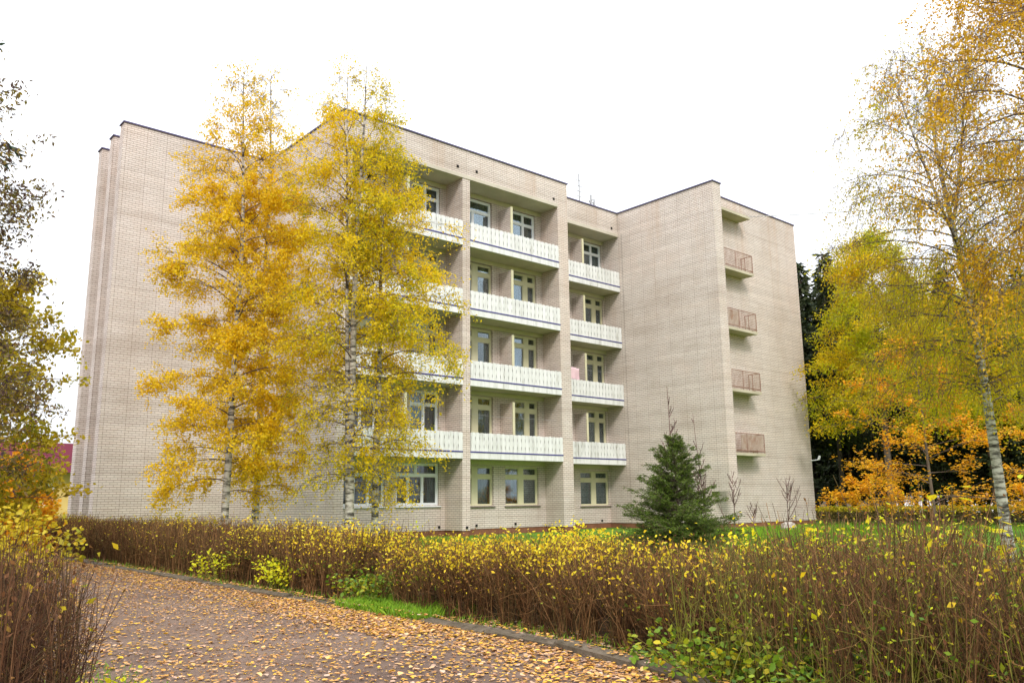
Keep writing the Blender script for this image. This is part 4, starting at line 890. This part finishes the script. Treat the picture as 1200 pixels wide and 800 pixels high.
GRS = leaf_mat('grass_blades', [(.12, .26, .02), (.20, .38, .02), (.28, .44, .03), (.16, .30, .02)], .35)
grass('grass', [(5.0, 5.9, 7.2, 8.9, 4800, .11), (5.15, 5.6, 9.3, 20, 1000, .08), (5.15, 5.6, 2.6, 7, 700, .07), (1.5, 2.1, 4.8, 7, 500, .06), (7, 14, 8, 16, 9000, .12)], GRS, 301, 'short bright green grass along the kerb and hedge gap')
grass('grass', [(18, 41, 12, 22.6, 42000, .13), (41, 46, 8, 22, 8000, .13), (9, 20, 18, 27, 9000, .13)], GRS, 302, 'bright green lawn grass before the wing gable')

# ------------------------------------------------------------------ fallen leaves
LIT = leaf_mat('fallen_leaves', [(.58, .28, .08), (.66, .36, .13), (.42, .20, .08), (.76, .42, .05), (.54, .34, .24), (.22, .09, .04), (.80, .48, .04), (.18, .09, .05), (.64, .45, .33)], .15, .7)
rng = np.random.default_rng(400)
def scatter(n, x0, x1, y0, y1, fx):
    x = x0+(x1-x0)*fx(rng, n); y_ = rng.uniform(0, 1, n)**1.35*(y1-y0)+y0
    return np.stack([x, y_, path_z(x, y_)+.006+rng.uniform(0, .012, n)], 1)
pts = np.concatenate([scatter(12000, 1.2, 5.0, 3.4, 24, lambda r, n: r.uniform(0, 1, n)),
                      scatter(11000, 3.6, 5.0, 3.0, 24, lambda r, n: 1-np.abs(r.normal(0, .33, n)).clip(0, 1)),
                      scatter(1400, 1.3, 2.6, 4.4, 14, lambda r, n: np.abs(r.normal(0, .45, n)).clip(0, 1)),
                      scatter(6000, 5.0, 5.7, 3.0, 20, lambda r, n: r.uniform(0, 1, n)),
                      scatter(3000, 4.2, 5.1, 6.5, 10, lambda r, n: r.uniform(0, 1, n))])
kt = scatter(700, 5.0, 5.14, 2.8, 20, lambda r, n: r.uniform(0, 1, n)); kt[:, 2] = .075; pts = np.concatenate([pts, kt])
pts[:, 0] -= bend(pts[:, 1])*pts[:, 0]/5; V, Fq = leaves6(pts, .036*rng.uniform(.4, 1.45, len(pts)), rng, flat=.93, curl=.28, aspect=.8)
V[:, 2] = np.maximum(V[:, 2], .006)
n = 26000; x = rng.uniform(1.2, 5.05, n); y_ = 3.2+rng.uniform(0, 1, n)**1.3*18; x = x-bend(y_)*x/5; bits = np.stack([x, y_, path_z(x, y_)+.004+rng.uniform(0, .006, n)], 1)
bits = bits[(np.sin(x*2.1+np.sin(y_*1.3)*2)+np.sin(y_*2.7+x)*.7+rng.normal(size=n)*.8) > -.2]
V2, F2 = leaves(bits, .022*rng.uniform(.5, 1.5, len(bits)), rng, .7, flat=.92); V2[:, 2] = np.maximum(V2[:, 2], .006)
V, Fq = join([(V, Fq), (V2, F2)])
tag(link('fallen_leaves', np_mesh('fallen_leaves', V, Fq, LIT)), 'carpet of tan and orange fallen leaves on the path', 'fallen leaves', kind='stuff')
# the nearest ones are single leaves of their own
lm_ = []
for i in range(8):
    V, Fq = leaves6(np.zeros((1, 3)), np.array([.047]), np.random.default_rng(500+i), flat=.97, curl=.35, aspect=.85); V[:, 2] = np.abs(V[:, 2])+.004
    lm_.append(np_mesh('fallen_leaf', V, Fq, leaf_mat('single_leaf_%d' % i, [[(.70, .42, .16), (.80, .52, .12), (.58, .30, .12), (.74, .50, .30)][i % 4], [(.80, .50, .22), (.84, .58, .05), (.66, .38, .14), (.62, .36, .2)][i % 4]], .15, .7)))
rl = random.Random(8)
for i in range(280):
    y_ = 3.6+rl.random()**1.2*5; x = rl.uniform(1.9, 4.95) if rl.random() < .5 else 4.95-abs(rl.gauss(0, .45))
    x -= float(bend(y_))*x/5; o = link('fallen_leaf', rl.choice(lm_), path, (x, y_, float(path_z(x, y_))+.014)); o.rotation_euler = (rl.uniform(-.2, .2), rl.uniform(-.2, .2), rl.uniform(0, 6.28)); s = rl.uniform(.7, 1.15); o.scale = (s, s, s)
